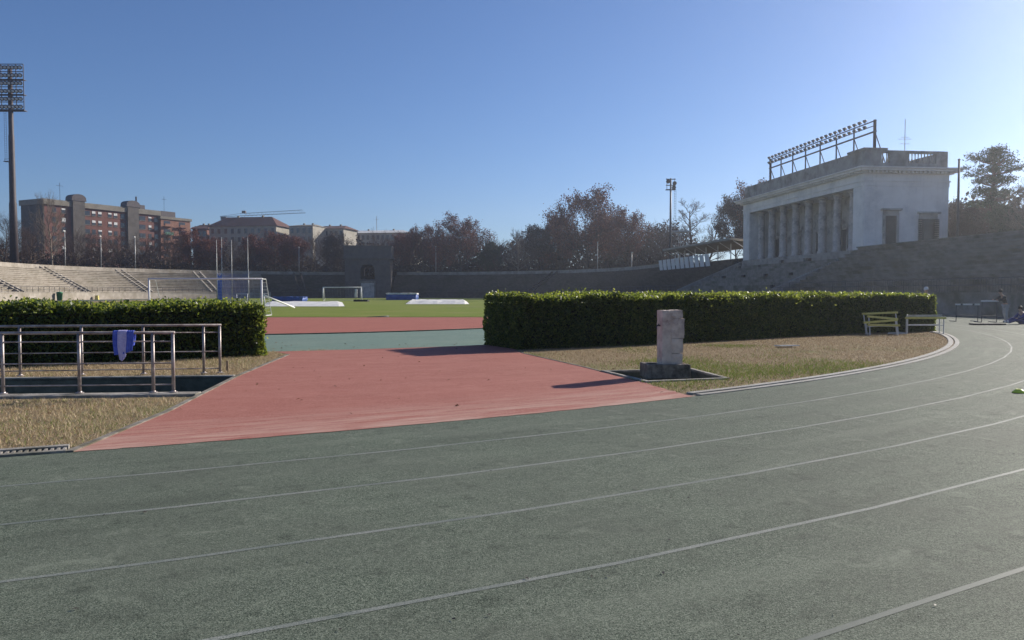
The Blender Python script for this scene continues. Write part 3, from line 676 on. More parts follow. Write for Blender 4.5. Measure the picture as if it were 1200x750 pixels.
# ------------------------------------------------------------------ hurdles and marker
def hurdle(name, label, loc, rz, bar_mat, frame_mat, h=0.95, w=1.2, striped=False, tilt=None, group=None, foot=0.62):
    root = empty(name, loc, rz)
    if tilt: root.rotation_euler = tilt
    for sx in (-1, 1):
        mb = MB(); x = sx * (w / 2 - 0.08); mb.tube([(x, 0, 0.02), (x, 0, h - 0.06)], 0.02, 8); mb.tube([(x, 0.02, 0.022), (x, foot, 0.022)], 0.022, 8)
        mb.build('leg', frame_mat, root)
    mb = MB(); mb.tube([(-w / 2 + 0.08, 0, 0.35), (w / 2 - 0.08, 0, 0.35)], 0.014, 8); mb.build('cross_tube', frame_mat, root)
    mb = MB(); mb.box((0, -0.025, h - 0.035), (w, 0.022, 0.075)); br = mb.build('bar', bar_mat, root, bevel=0.005)
    if striped:
        for x in (-w * 0.24, w * 0.24):
            mb = MB(); mb.box((x, -0.0385, h - 0.035), (0.11, 0.004, 0.077)); mb.build('stripe', M['black'], br)
    return tag(root, label, 'hurdle', group)
hg = 'hurdles left by the hedge'
p = g(1034, 388.5)
def pl(x, y, z=0): v = g(x, y); return (v.x, v.y, z)
hurdle('hurdle', 'tallest leaning hurdle with yellow top bar, left in the hurdle pile', pl(1034, 391.6), R(4), M['yellow'], M['white_dirty'], 0.84, 1.42, tilt=(R(-12), R(-2), R(4)), group=hg)
hurdle('hurdle', 'hurdle with slanted yellow bar inside the tallest leaning hurdle', pl(1035, 392.2), R(4), M['yellow'], M['white_dirty'], 0.68, 1.26, tilt=(R(-14), R(5), R(8)), group=hg)
hurdle('hurdle', 'hurdle with drooping yellow bar, second lowest in the leaning pile', pl(1034, 392.8), R(-4), M['yellow'], M['white_dirty'], 0.55, 1.22, tilt=(R(-10), R(-5), R(-5)), group=hg)
hurdle('hurdle', 'lowest hurdle of the leaning pile, its yellow bar nearest the grass', pl(1036, 393.4), R(-2), M['yellow'], M['white_dirty'], 0.42, 1.2, tilt=(R(-8), R(1), R(2)), group=hg)
hurdle('hurdle', 'upright hurdle with level yellow bar at the right end of hedge', pl(1084, 392.2), R(-3), M['yellow'], M['white_dirty'], 0.66, 1.5, group=hg)
hurdle('hurdle', 'plain grey hurdle stacked just behind the level yellow bar', pl(1082, 391), R(2), M['steel'], M['white_dirty'], 0.72, 1.4, group=hg)
hurdle('hurdle', 'grey hurdle seen edge on between the two yellow barred ones', pl(1062, 391.5), R(62), M['steel'], M['white_dirty'], 0.74, 0.9, group=hg)
hurdle('hurdle', 'hurdle with white bar and black bands below the right railing', pl(1133, 377), R(0), M['white'], M['dark_steel'], 0.96, 1.32, striped=True)
hurdle('hurdle', 'hurdle with raised white bar which the standing person leans on', pl(1159, 378), R(2), M['white'], M['dark_steel'], 1.16, 0.95)
mb = MB(); mb.lathe((0, 0, 0), [(0.095, 0), (0.092, 0.012), (0.045, 0.055), (0.028, 0.058), (0.026, 0.05)], 20); o = mb.build('marker_disc', M['lime'], None, True); o.location = pl(1194, 461, 0.012)
tag(o, 'small lime yellow marker disc on the track at right', 'marker')
mb = MB(); mb.box((0, 0, 0.045), (1.5, 0.5, 0.07)); o = mb.build('hurdle_shadow_slab', M['black'], bevel=0.02); o.location = pl(1157, 381, 0.008); o.rotation_euler = (0, 0, R(-4))  # black slab added for the dark lines of shadow and fallen hurdle feet
tag(o, 'dark slab for shadow and hurdle feet on the track in front of the standing person', 'mat')

# ------------------------------------------------------------------ people
def skin_obj(name, verts, edges, radii, mat, parent, root_i=0, sub=2):
    me = bpy.data.meshes.new(name); me.from_pydata(verts, edges, []); me.update(); me.materials.append(mat)
    o = bpy.data.objects.new(name, me); COL.objects.link(o); o.parent = parent
    sk = o.modifiers.new('skin', 'SKIN'); sk.use_smooth_shade = True; sk.branch_smoothing = 0.4
    lay = me.skin_vertices[0] if me.skin_vertices else None
    if lay is None:
        import bmesh
        bm = bmesh.new(); bm.from_mesh(me); bm.verts.layers.skin.verify(); bm.to_mesh(me); bm.free(); lay = me.skin_vertices[0]
    for i, r in enumerate(radii):
        r = r if isinstance(r, tuple) else (r, r); lay.data[i].radius = r; lay.data[i].use_root = (i == root_i); lay.data[i].use_loose = False
    ss = o.modifiers.new('subsurf', 'SUBSURF'); ss.levels = sub; ss.render_levels = sub; return o
def person(loc, rz, J, label, top, legs, hair=True, cap=None, shoes='black'):
    """J: joint name -> position. One continuous body, clothing grown over it."""
    root = empty('person', loc, rz)
    names = ['pelvis', 'waist', 'chest', 'neck', 'head', 'crown', 'shL', 'elL', 'wrL', 'haL', 'shR', 'elR', 'wrR', 'haR', 'hipL', 'knL', 'anL', 'toL', 'hipR', 'knR', 'anR', 'toR']
    E = [('pelvis', 'waist'), ('waist', 'chest'), ('chest', 'neck'), ('neck', 'head'), ('head', 'crown'), ('chest', 'shL'), ('shL', 'elL'), ('elL', 'wrL'), ('wrL', 'haL'), ('chest', 'shR'), ('shR', 'elR'), ('elR', 'wrR'), ('wrR', 'haR'), ('pelvis', 'hipL'), ('hipL', 'knL'), ('knL', 'anL'), ('anL', 'toL'), ('pelvis', 'hipR'), ('hipR', 'knR'), ('knR', 'anR'), ('anR', 'toR')]
    rd = dict(pelvis=(.125, .10), waist=(.115, .09), chest=(.14, .10), neck=.05, head=.085, crown=.072, shL=.055, elL=.042, wrL=.03, haL=.032, hipL=.078, knL=.055, anL=.04, toL=.035)
    for k in list(rd):
        if k.endswith('L'): rd[k[:-1] + 'R'] = rd[k]
    ix = {n_: i for i, n_ in enumerate(names)}
    skin_obj('body', [tuple(J[n_]) for n_ in names], [(ix[a], ix[b_]) for a, b_ in E], [rd[n_] for n_ in names], M['skin'], root)
    def part(name, keys, edges, mat, grow):
        i2 = {n_: i for i, n_ in enumerate(keys)}
        rr = [tuple(x + grow for x in rd[n_]) if isinstance(rd[n_], tuple) else rd[n_] + grow for n_ in keys]
        return skin_obj(name, [tuple(J[n_]) for n_ in keys], [(i2[a], i2[b_]) for a, b_ in edges], rr, mat, root)
    part('jacket', ['waist', 'pelvis', 'chest', 'shL', 'elL', 'wrL', 'shR', 'elR', 'wrR'], [('pelvis', 'waist'), ('waist', 'chest'), ('chest', 'shL'), ('shL', 'elL'), ('elL', 'wrL'), ('chest', 'shR'), ('shR', 'elR'), ('elR', 'wrR')], top, 0.022)
    part('trousers', ['pelvis', 'hipL', 'knL', 'anL', 'hipR', 'knR', 'anR'], [('pelvis', 'hipL'), ('hipL', 'knL'), ('knL', 'anL'), ('pelvis', 'hipR'), ('hipR', 'knR'), ('knR', 'anR')], legs, 0.018)
    for s_ in 'LR': skin_obj('shoe', [tuple(J['an' + s_] + Vector((0, 0, -0.03))), tuple(J['to' + s_])], [(0, 1)], [.05, .047], M[shoes], root)
    hd, cr = J['head'], J['crown']; up = (cr - hd).normalized(); fwd = J.get('face', Vector((0, -1, 0))).normalized()
    c = hd + up * 0.07 - fwd * 0.022
    mb = MB(); prof = [(0.001, 0.112), (0.05, 0.10), (0.085, 0.065), (0.098, 0.02), (0.095, -0.03), (0.075, -0.06)]; mb.lathe((0, 0, 0), list(reversed(prof)), 14)
    hr = mb.build('cap' if cap else 'hair', M['whitecloth'] if cap else M['hair'], root, True); hr.location = c; hr.rotation_euler = up.to_track_quat('Z', 'Y').to_euler()
    mb = MB(); mb.lathe((0, 0, 0), [(0.016, -0.02), (0.012, 0.0), (0.004, 0.018)], 8); ns = mb.build('nose', M['skin'], root, True); ns.location = hd + fwd * 0.098 + up * 0.02
    return tag(root, label, 'person')
v3 = lambda *a: Vector(a)
# standing, bent forward to the left, hands on a hurdle (faces -x)
J = dict(pelvis=v3(0.10, 0, 0.92), waist=v3(0.04, 0, 1.08), chest=v3(-0.06, 0, 1.32), neck=v3(-0.15, 0, 1.47), head=v3(-0.21, 0, 1.56), crown=v3(-0.23, 0, 1.66),
         shL=v3(-0.07, -0.18, 1.36), elL=v3(-0.26, -0.24, 1.18), wrL=v3(-0.45, -0.16, 1.17), haL=v3(-0.53, -0.12, 1.18),
         shR=v3(-0.07, 0.18, 1.36), elR=v3(-0.28, 0.24, 1.20), wrR=v3(-0.46, 0.16, 1.18), haR=v3(-0.54, 0.12, 1.18),
         hipL=v3(0.10, -0.10, 0.86), knL=v3(0.05, -0.12, 0.48), anL=v3(0.12, -0.12, 0.09), toL=v3(-0.05, -0.13, 0.035),
         hipR=v3(0.10, 0.10, 0.86), knR=v3(0.10, 0.13, 0.48), anR=v3(0.22, 0.13, 0.09), toR=v3(0.05, 0.14, 0.035), face=v3(-1, 0, -0.25))
q = g(1176, 378); person((q.x, q.y, 0.006), R(2), J, 'person in dark jacket and pale trousers leaning on a hurdle', M['jacket'], M['greycloth'])
# seated in blue, legs out to the left
J = dict(pelvis=v3(0.15, 0, 0.13), waist=v3(0.20, 0, 0.28), chest=v3(0.12, 0, 0.50), neck=v3(0.05, 0, 0.64), head=v3(0.0, 0, 0.73), crown=v3(-0.02, 0, 0.83),
         shL=v3(0.10, -0.18, 0.54), elL=v3(-0.05, -0.25, 0.34), wrL=v3(-0.28, -0.18, 0.28), haL=v3(-0.36, -0.16, 0.26),
         shR=v3(0.10, 0.18, 0.54), elR=v3(-0.06, 0.24, 0.34), wrR=v3(-0.28, 0.17, 0.28), haR=v3(-0.36, 0.15, 0.26),
         hipL=v3(0.10, -0.10, 0.12), knL=v3(-0.32, -0.16, 0.22), anL=v3(-0.70, -0.14, 0.08), toL=v3(-0.76, -0.15, 0.20),
         hipR=v3(0.10, 0.10, 0.12), knR=v3(-0.30, 0.15, 0.28), anR=v3(-0.64, 0.13, 0.08), toR=v3(-0.70, 0.14, 0.20), face=v3(-1, 0, -0.1))
q = g(1195, 380); person((q.x, q.y, 0.006), R(4), J, 'person in blue tracksuit sitting on the track at the right edge', M['navy'], M['navy'], shoes='whitecloth')
# standing behind the hedge, only the head shows
J = dict(pelvis=v3(0, 0, 0.95), waist=v3(0, 0, 1.12), chest=v3(0, 0, 1.38), neck=v3(0, 0, 1.55), head=v3(0, -0.01, 1.655), crown=v3(0, -0.01, 1.76),
         shL=v3(0.19, 0, 1.43), elL=v3(0.24, 0.02, 1.15), wrL=v3(0.25, -0.05, 0.90), haL=v3(0.25, -0.07, 0.80),
         shR=v3(-0.19, 0, 1.43), elR=v3(-0.24, 0.02, 1.15), wrR=v3(-0.25, -0.05, 0.90), haR=v3(-0.25, -0.07, 0.80),
         hipL=v3(0.10, 0, 0.89), knL=v3(0.11, -0.01, 0.49), anL=v3(0.11, 0.02, 0.09), toL=v3(0.12, -0.15, 0.035),
         hipR=v3(-0.10, 0, 0.89), knR=v3(-0.11, -0.01, 0.49), anR=v3(-0.11, 0.02, 0.09), toR=v3(-0.12, -0.15, 0.035), face=v3(0, -1, 0))
person((19.4, 36.0, 0.006), R(15), J, 'person in a white cap standing behind the hedge, only the head showing', M['jacket'], M['greycloth'], cap=True)

# ------------------------------------------------------------------ goals, cage, mats on the field
def goal(root_name, loc, rz, w, h, depth, r, label, net=True, cell=0.3):
    root = empty(root_name, loc, rz)
    for sx in (-1, 1):
        mb = MB(); mb.tube([(sx * w / 2, 0, 0), (sx * w / 2, 0, h)], r, 10); mb.build('post', M['white'], root, True)
        mb = MB(); mb.tube([(sx * w / 2, 0, h), (sx * w / 2, depth * 0.45, h), (sx * w / 2, depth, 0.05)], r * 0.4, 6); mb.build('net_stay', M['white'], root)
    mb = MB(); mb.tube([(-w / 2 - r, 0, h), (w / 2 + r, 0, h)], r, 10); mb.build('crossbar', M['white'], root, True)
    mb = MB(); mb.tube([(-w / 2, 0.03, 0.03), (-w / 2, depth, 0.03), (w / 2, depth, 0.03), (w / 2, 0.03, 0.03)], r * 0.5, 6); mb.build('ground_frame', M['white'], root)
    if net:
        mb = MB(); t = 0.004
        nx = int(w / cell); nz = 10
        back = [(depth * 0.45, h), (depth, 0.05)]
        for i in range(nx + 1):
            x = -w / 2 + w * i / nx; sag = -0.10 * math.sin(math.pi * i / nx)
            mb.tube([(x, 0, h), (x, depth * 0.45, h + sag), (x, depth, 0.05)], t, 3, False)
        for k in range(nz + 1):
            f = k / nz; y = back[0][0] + (back[1][0] - back[0][0]) * f; z = h + (0.05 - h) * f
            mb.tube([(-w / 2, 0, z), (-w / 2, y, z), (w / 2, y, z), (w / 2, 0, z)], t, 3, False)
        mb.build('net', M['net'], root)
    return tag(root, label, 'goal')
goal('football_goal', (-19.95, 50.0, 0), 0, 7.32, 2.44, 2.0, 0.06, 'large white football goal at the near end of the pitch, above the left hedge')
gl2 = at(401, 352, 143); goal('football_goal', (gl2.x, gl2.y, 0), R(3), 7.0, 2.44, 1.8, 0.09, 'white football goal at the far end, left of the gatehouse foot', cell=0.5)
mg = at(283.5, 351.6, 96); goal('small_goal', (mg.x, mg.y, 0), R(2), 1.35, 1.35, 0.8, 0.05, 'tiny square white goal standing beside the blue cage net', cell=0.3)
p = at(417.5, 345, 142.5); mb = MB(); rough_block(-0.22, 0.22, -0.08, 0.08, -0.75, 0.75, 0.05, 4, (3, 2, 6)).build('hanging_cloth', M['white_dirty'], None, True); o = bpy.data.objects['hanging_cloth']; o.location = (p.x, p.y - 0.25, 1.35)
tag(o, 'white cloth hanging in the far goal near its right post', 'cloth')
# hammer cage
cg = at(273, 350, 92); root = empty('hammer_cage', (cg.x, cg.y, 0))
cp = [(at(x, 350, yy).x - cg.x, yy - 92, zt) for x, yy, zt in ((254.5, 89, 7.6), (260.5, 93, 8.2), (272, 95, 8.0), (291, 95, 8.3), (291.5, 89, 4.2))]
for x, y, zt in cp:
    mb = MB(); mb.tube([(x, y, 0), (x, y, zt)], [0.055, 0.035], 8); mb.build('cage_pole', M['steel'], root, True)
mb = MB()
for i in range(len(cp) - 1):
    a = Vector((cp[i][0], cp[i][1], 0)); b_ = Vector((cp[i + 1][0], cp[i + 1][1], 0)); n_ = max(3, int((b_ - a).length / 0.16))
    for k in range(n_ + 1):
        p = a.lerp(b_, k / n_); mb.tube([(p.x, p.y, 0.2), (p.x, p.y, 3.9 - 0.4 * math.sin(math.pi * k / n_))], 0.016, 3, False)
    for k in range(22): mb.tube([(a.x, a.y, 0.2 + k * 0.17), (b_.x, b_.y, 0.2 + k * 0.17)], 0.016, 3, False)
mb.build('net', M['bluenet'], root)
tag(root, 'tall hammer throw cage of thin poles hung with blue netting', 'throwing cage')
def mat_block(x0, x1, ya, Y, depth, h, top_mat, side_mat, name, label, cat, roll=0.04):
    a = at(x0, ya, Y); b_ = at(x1, ya, Y); c = (a + b_) / 2; root = empty(name, (c.x, Y, 0.026)); w = b_.x - a.x
    rough_block(-w / 2, w / 2, -depth / 2, depth / 2, 0, h * 0.8, 0.02, 3, (8, 4, 2)).build('mat_body', side_mat, root)
    rough_block(-w / 2 - 0.05, w / 2 + 0.05, -depth / 2 - 0.05, depth / 2 + 0.05, h * 0.8 + 0.004, h, roll, 5, (12, 5, 1)).build('mat_cover', top_mat, root)
    return tag(root, label, cat)
mat_block(453.5, 489.5, 352, 150, 3.5, 1.35, M['white_dirty'], M['blue'], 'landing_mat', 'tall blue landing mat with white cover, right of the gatehouse', 'landing mat')
mat_block(321, 358, 350, 130, 3, 0.75, M['blue'], M['blue'], 'landing_mat', 'low blue landing mat near the far goal, left side', 'landing mat')
mat_block(600, 640, 348, 120, 3.5, 0.95, M['towel_blue'], M['blue'], 'landing_mat', 'blue mat peeping over the right hedge near its left end', 'landing mat')
mat_block(415, 432, 351, 125, 1.5, 0.3, M['black'], M['black'], 'low_mat', 'small black mat lying below the far goal', 'mat')
def tarp(x0, x1, y0, y1, label, h=0.22):
    p = [g(x0, y1), g(x1, y1), g(x1 - 3, y0), g(x0 + 4, y0)]; c = sum(p, Vector()) / 4; root = [rel(q_, c) for q_ in p]
    nx, ny = 14, 8; mb = MB(); rnd = random.Random(x0)
    top_ = [[None] * (ny + 1) for _ in range(nx + 1)]
    for i in range(nx + 1):
        for j in range(ny + 1):
            a = root[0].lerp(root[1], i / nx); b_ = root[3].lerp(root[2], i / nx); q_ = a.lerp(b_, j / ny)
            e = 0.02 if (i in (0, nx) or j in (0, ny)) else h * rnd.uniform(0.8, 1.1); top_[i][j] = (q_.x, q_.y, e)
    for i in range(nx):
        for j in range(ny): mb.quad(top_[i][j], top_[i + 1][j], top_[i + 1][j + 1], top_[i][j + 1])
    o = mb.build('tarpaulin', M['white_dirty']); o.location = (c.x, c.y, 0.026); return tag(o, label, 'tarpaulin')
tarp(309, 404, 354.5, 359.5, 'long white tarpaulin on the pitch beside the near goal post')
tarp(475, 550, 353.6, 356.8, 'white tarpaulin on the pitch in front of the far grandstand', 0.4)
a = at(309, 346, 62); b_ = at(345, 357.5, 66); mb = MB(); mb.tube([a, Vector((b_.x, b_.y, 0.25))], 0.07, 8); mb.tube([Vector((a.x, a.y, a.z)), Vector((a.x, a.y + 0.5, 0))], 0.05, 6); o = mb.build('leaning_pole', M['white'], None, True)
tag(o, 'white pole sloping from the near goal down to the tarpaulin', 'pole')
a = at(432, 371.5, 49); mb = MB(); mb.tube([at(430, 372.5, 48.4) , at(456, 371.2, 48.8)], 0.05, 8); o = mb.build('loose_pipe', M['dark_steel'], None, True); o.location.z = 0.02
tag(o, 'dark pipe lying on the line between red zone and grass', 'pipe')
# green bin and yellow box at the foot of the left stand
i = st_px(70, TWALL - 0.8); p = lp(lerp_st(i), TWALL - 0.8); mb = MB(); mb.lathe((0, 0, 0), [(0.32, 0), (0.40, 1.05), (0.44, 1.06), (0.44, 1.16), (0.20, 1.3)], 12); o = mb.build('litter_bin', M['binG'], None, True); o.location = p; o.scale = (1.3, 1.3, 1.25)
tag(o, 'green bin at the foot of the sunlit grandstand', 'bin')
i = st_px(114, TWALL - 0.8); p = lp(lerp_st(i), TWALL - 0.8); mb = MB(); mb.box((0, 0, 0.4), (0.7, 0.6, 0.8), taper=0.8); mb.box((0, 0, 0.84), (0.66, 0.56, 0.08)); o = mb.build('sand_box', M['yellow'], bevel=0.04); o.location = p
tag(o, 'small yellow box at the foot of the sunlit grandstand', 'box')

# ------------------------------------------------------------------ grandstands
NROW = 13; T0 = 52.3
def profile():
    pr = [(TWALL + 0.002, 1.3), (T0, 1.3)]; dT = (TTOP - T0) / NROW; dz = (6.3 - 1.3) / NROW
    for k in range(NROW):
        a, z1 = T0 + dT * k, 1.3 + dz * (k + 1); pr += [(a + 0.02, z1 - 0.13), (a - 0.13, z1 - 0.13), (a - 0.13, z1), (T0 + dT * (k + 1) + 0.02, z1)]
    pr += [(62.4, 6.3), (62.42, 0.0)]; return pr
def stand(i0, i1, name, label, mat, wallmat, parapet, aisles, rail=True, bars=False, par0=None):
    idx = [i0] + [k for k in range(int(math.ceil(i0 + 0.05)), int(math.floor(i1 - 0.05)) + 1)] + [i1]
    sts = [lerp_st(k) for k in idx]; o = lp(sts[len(sts) // 2], TWALL); root = empty(name, (o.x, o.y, 0))
    def q(stn, T, z): v = lp(stn, T, z); return (v.x - o.x, v.y - o.y, z)
    pr = profile(); mb = MB()
    for j in range(len(pr) - 1): mb.strip([q(s, *pr[j]) for s in sts], [q(s, *pr[j + 1]) for s in sts])
    for s in (sts[0], sts[-1]):
        n0 = len(mb.v); mb.v += [q(s, TWALL, 0)] + [q(s, *p) for p in pr]; mb.f.append(tuple(range(n0, len(mb.v))))
    so = mb.build('seating_steps', mat, root); so.data.materials.append({'sunlit_stone': M['parapet'], 'weathered_shade_steps': M['stone_stair']}.get(mat.name, M['stone_right']))
    nf = len(sts) - 1
    for j in range(len(pr) - 1):
        if j < len(pr) - 3 and abs(pr[j][0] - pr[j + 1][0]) < 1e-6 and pr[j + 1][1] > pr[j][1]:
            for k in range(nf): so.data.polygons[j * nf + k].material_index = 1
    mb = MB()
    for (Ta, Tb, za, zb) in ((TWALL, TWALL + 0.3, 0.0, 1.42),):
        for A, B_ in (((Ta, za), (Ta, zb)), ((Ta, zb), (Tb, zb)), ((Tb, zb), (Tb, 1.304))): mb.strip([q(s, *A) for s in sts], [q(s, *B_) for s in sts])
    for A, B_ in (((TWALL - 0.08, 1.425), (TWALL - 0.08, 1.56)), ((TWALL - 0.08, 1.56), (TWALL + 0.36, 1.56)), ((TWALL + 0.36, 1.56), (TWALL + 0.36, 1.425)), ((TWALL + 0.36, 1.425), (TWALL - 0.08, 1.425))): mb.strip([q(s, *A) for s in sts], [q(s, *B_) for s in sts])
    mb.build('front_wall', wallmat, root)
    if parapet:
        mb = MB(); all_st = sts
        if par0: sts = [lerp_st(par0)] + [lerp_st(k) for k in idx if k > par0 + 0.01]
        for A, B_ in (((62.0, 6.304), (62.0, 7.15)), ((62.0, 7.15), (62.35, 7.15)), ((62.35, 7.15), (62.35, 6.304))): mb.strip([q(s, *A) for s in sts], [q(s, *B_) for s in sts])
        mb.build('parapet', M['parapet'], root); sts = all_st
    if rail:
        mb = MB(); dl = 0
        for z in (2.05, 2.5): mb.tube([q(s, TWALL + 0.12, z) for s in sts], 0.03, 4)
        for a_, b_ in zip(sts[:-1], sts[1:]):
            ln = (lp(b_, TWALL) - lp(a_, TWALL)).length; k = max(1, round(ln / (0.28 if bars else 2.2)))
            for m_ in range(k):
                pa = q(a_, TWALL + 0.12, 1.55); pb = q(b_, TWALL + 0.12, 1.55); f = m_ / k; x, y = pa[0] + (pb[0] - pa[0]) * f, pa[1] + (pb[1] - pa[1]) * f
                mb.tube([(x, y, 1.55), (x, y, 2.5)], 0.012 if bars and m_ % 8 else 0.035, 4, False)
        mb.build('railing', M['dark_steel'], root)
    for ai in aisles:
        s0 = lerp_st(ai); tg = Vector((-s0[1].y, s0[1].x, 0)); p0 = lp(s0, T0); mb = MB(); th = math.atan2(5.0, TTOP - T0)
        for sg in (-1, 1):
            A = lp(s0, T0 - 0.3) + tg * 0.85 * sg; B_ = lp(s0, TTOP + 0.3) + tg * 0.85 * sg; wv = tg * 0.22
            a, b_ = A - o, B_ - o
            pts = [(a - wv, 1.35), (a + wv, 1.35), (b_ + wv, 6.45), (b_ - wv, 6.45)]; n0 = len(mb.v)
            for (pp, z) in pts: mb.v.append((pp.x, pp.y, z + 0.38))
            for (pp, z) in pts: mb.v.append((pp.x, pp.y, z - 0.35))
            mb.f += [(n0, n0 + 1, n0 + 2, n0 + 3), (n0 + 4, n0 + 7, n0 + 6, n0 + 5), (n0, n0 + 4, n0 + 5, n0 + 1), (n0 + 1, n0 + 5, n0 + 6, n0 + 2), (n0 + 2, n0 + 6, n0 + 7, n0 + 3), (n0 + 3, n0 + 7, n0 + 4, n0)]
        mb.build('aisle_stair_wall', wallmat, root)
        mb = MB(); K = NROW * 2
        for k in range(K):
            Ta = T0 + (TTOP - T0) * k / K; z = 1.3 + 5.0 * (k + 1) / K
            if k % 2 == 0:
                c = lp(s0, Ta + (TTOP - T0) / K / 2) - o; mb.box((c.x, c.y, z - 0.08), ((TTOP - T0) / K - 0.006, 1.26, 0.20), math.atan2(s0[1].y, s0[1].x))
        mb.build('aisle_stair', M['stone_shade'], root)  # shadow on the aisle steps is put into their dark stone
    return tag(root, label, 'grandstand')
GATE_PX = 432
ig = st_px(GATE_PX, TWALL + 2); gs = lerp_st(ig)
def off_index(i, metres):
    s = 1 if metres > 0 else -1; k = i; rem = abs(metres)
    while rem > 0:
        a = lp(lerp_st(k), 55); b_ = lp(lerp_st(k + s * 0.05), 55); rem -= (b_ - a).length; k += s * 0.05
    return k
def i_straight(s): # station index on the right straight at distance s
    return 15 + s / L * 56
S_R, S_L = 29.6, 59.6
assert abs((ST[15][0] - C1).length) < 1e-6
gA, gB = off_index(ig, -6.3), off_index(ig, 6.3)
iA = st_px(318, TWALL)
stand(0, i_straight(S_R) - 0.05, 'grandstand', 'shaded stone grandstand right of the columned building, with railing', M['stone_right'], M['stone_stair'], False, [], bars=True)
stand(i_straight(S_L) + 0.05, gA, 'grandstand', 'dark shaded grandstand between the gatehouse and the columned building', M['stone_shade'], M['stone_shade'], True, [st_px(620, T0)], par0=i_straight(S_L + 33.5))
stand(gB, iA, 'grandstand', 'dark shaded grandstand behind the near goal, left of the gatehouse', M['stone_shade'], M['stone_shade'], True, [st_px(355, T0)])
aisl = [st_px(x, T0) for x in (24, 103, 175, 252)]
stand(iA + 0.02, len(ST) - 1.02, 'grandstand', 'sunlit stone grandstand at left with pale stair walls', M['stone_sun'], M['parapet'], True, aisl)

# stairway below the columned building
root = empty('stone_stairway', tuple(W((S_R + S_L) / 2, TWALL))); root.rotation_euler = (0, 0, ROTZ)
mb = MB(); K = 11; ln = S_L - S_R - 0.1; dT = 9.2 / K; dz = (5.2 - 1.3) / K
mb.b2(0.0, 10.2, -ln / 2, ln / 2, 0.0, 1.3)
for k in range(K): mb.b2(0.4 + dT * k, 10.2, -ln / 2 + 0.002 * k, ln / 2 - 0.002 * k, 1.3 + dz * k + 0.001, 1.3 + dz * (k + 1))
mb.build('steps', M['stone_stair'], root)
mb = MB(); mb.b2(9.3, 10.22, -ln / 2 + 1.2, ln / 2 - 1.2, 5.2, 6.02); mb.b2(8.9, 9.29, -4.5, 4.5, 5.2, 5.6); mb.build('podium', M['attic'], root, bevel=0.03)
mb = MB(); mb.b2(-0.3, -0.002, -ln / 2, ln / 2, 0.0, 1.5); mb.build('front_wall', M['stone_shade'], root)
for sg in (-1, 1):
    mb = MB(); y = sg * (ln / 2 - 0.25); n0 = len(mb.v)
    for yy in (y - 0.24, y + 0.24):
        for (x, z) in ((0.2, 1.3), (0.2, 1.9), (9.6, 5.9), (9.6, 5.1)): mb.v.append((x, yy, z))
    mb.f += [(n0, n0 + 1, n0 + 2, n0 + 3), (n0 + 4, n0 + 7, n0 + 6, n0 + 5)] + [(n0 + i_, n0 + 4 + i_, n0 + 4 + (i_ + 1) % 4, n0 + (i_ + 1) % 4) for i_ in range(4)]
    mb.build('flank_wall', M['attic'], root)
for k in range(9):
    mb = MB(); x = 1.5 + (k * 3.7 % 7.5); y = -12 + k * 3.1; z = 1.3 + dz * (math.floor((x - 0.4) / dT) + 1); mb.b2(x, x + 0.32, y, y + 0.55, z, z + 0.34); mb.build('vent_box', M['black'], root)
tag(root, 'wide grey stone stairway below the columned building', 'stairway')

# ------------------------------------------------------------------ columned building (local x = outwards, y = along the stand)
root = empty('columned_hall', tuple(W((S_R + S_L) / 2, TTOP, 0.0)), ROTZ)
hl = 15.0; DEP = 9.6; zb, zc, ze, zp = 5.6, 12.7, 14.6, 16.45
mb = MB(); mb.b2(3.4, DEP, -hl, hl, 0.0, zc - 0.002); hall = mb.build('wall', M['stucco'], root)
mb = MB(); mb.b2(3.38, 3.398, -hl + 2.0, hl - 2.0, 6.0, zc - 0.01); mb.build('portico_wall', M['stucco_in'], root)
for sg in (-1, 1):
    mb = MB(); mb.b2(0.0, 3.398, sg * hl - (2.0 if sg > 0 else 0), sg * hl + (2.0 if sg < 0 else 0), 0.0, zc - 0.004); mb.build('anta_pier', M['stucco'], root, bevel=0.02)
mb = MB(); mb.b2(0.3, 3.37, -hl + 2.0, hl - 2.0, 0.0, 6.0); mb.build('portico_floor', M['granite'], root)
mb = MB(); mb.lathe((0, 0, 0), [(0.62, 0), (0.62, 0.18), (0.56, 0.24), (0.58, 0.34), (0.47, 0.42), (0.48, 2.6), (0.455, 4.6), (0.40, 6.1), (0.43, 6.12), (0.43, 6.2), (0.40, 6.22), (0.52, 6.42), (0.60, 6.46), (0.60, 6.68)], 20)
colm = mb.build('column', M['granite'], root, True)
for k in range(8):
    y = -hl + 2.0 + (2 * hl - 4.0) * (k + 0.5) / 8; c_ = colm if k == 0 else inst(colm, root, (0, 0, 0)); c_.location = (1.05, y, 6.002)
for k in range(5):
    y = (k - 2) * 5.6; mb = MB(); mb.b2(3.30, 3.378, y - 0.62, y + 0.62, 6.004, 8.9); d_ = mb.build('door', M['dark_door'], root)
    mb = MB(); mb.b2(3.26, 3.376, y - 0.85, y - 0.63, 6.004, 9.1); mb.b2(3.26, 3.376, y + 0.63, y + 0.85, 6.004, 9.1); mb.b2(3.2, 3.376, y - 0.95, y + 0.95, 9.102, 9.35); mb.build('door_frame', M['granite'], d_)
mb = MB(); mb.b2(-0.05, DEP + 0.05, -hl - 0.05, hl + 0.05, zc, zc + 0.55); mb.b2(-0.02, DEP + 0.02, -hl - 0.02, hl + 0.02, zc + 0.553, ze - 0.6); mb.b2(-0.14, DEP + 0.14, -hl - 0.14, hl + 0.14, zc + 0.50, zc + 0.62)
mb.build('entablature', M['stucco'], root)
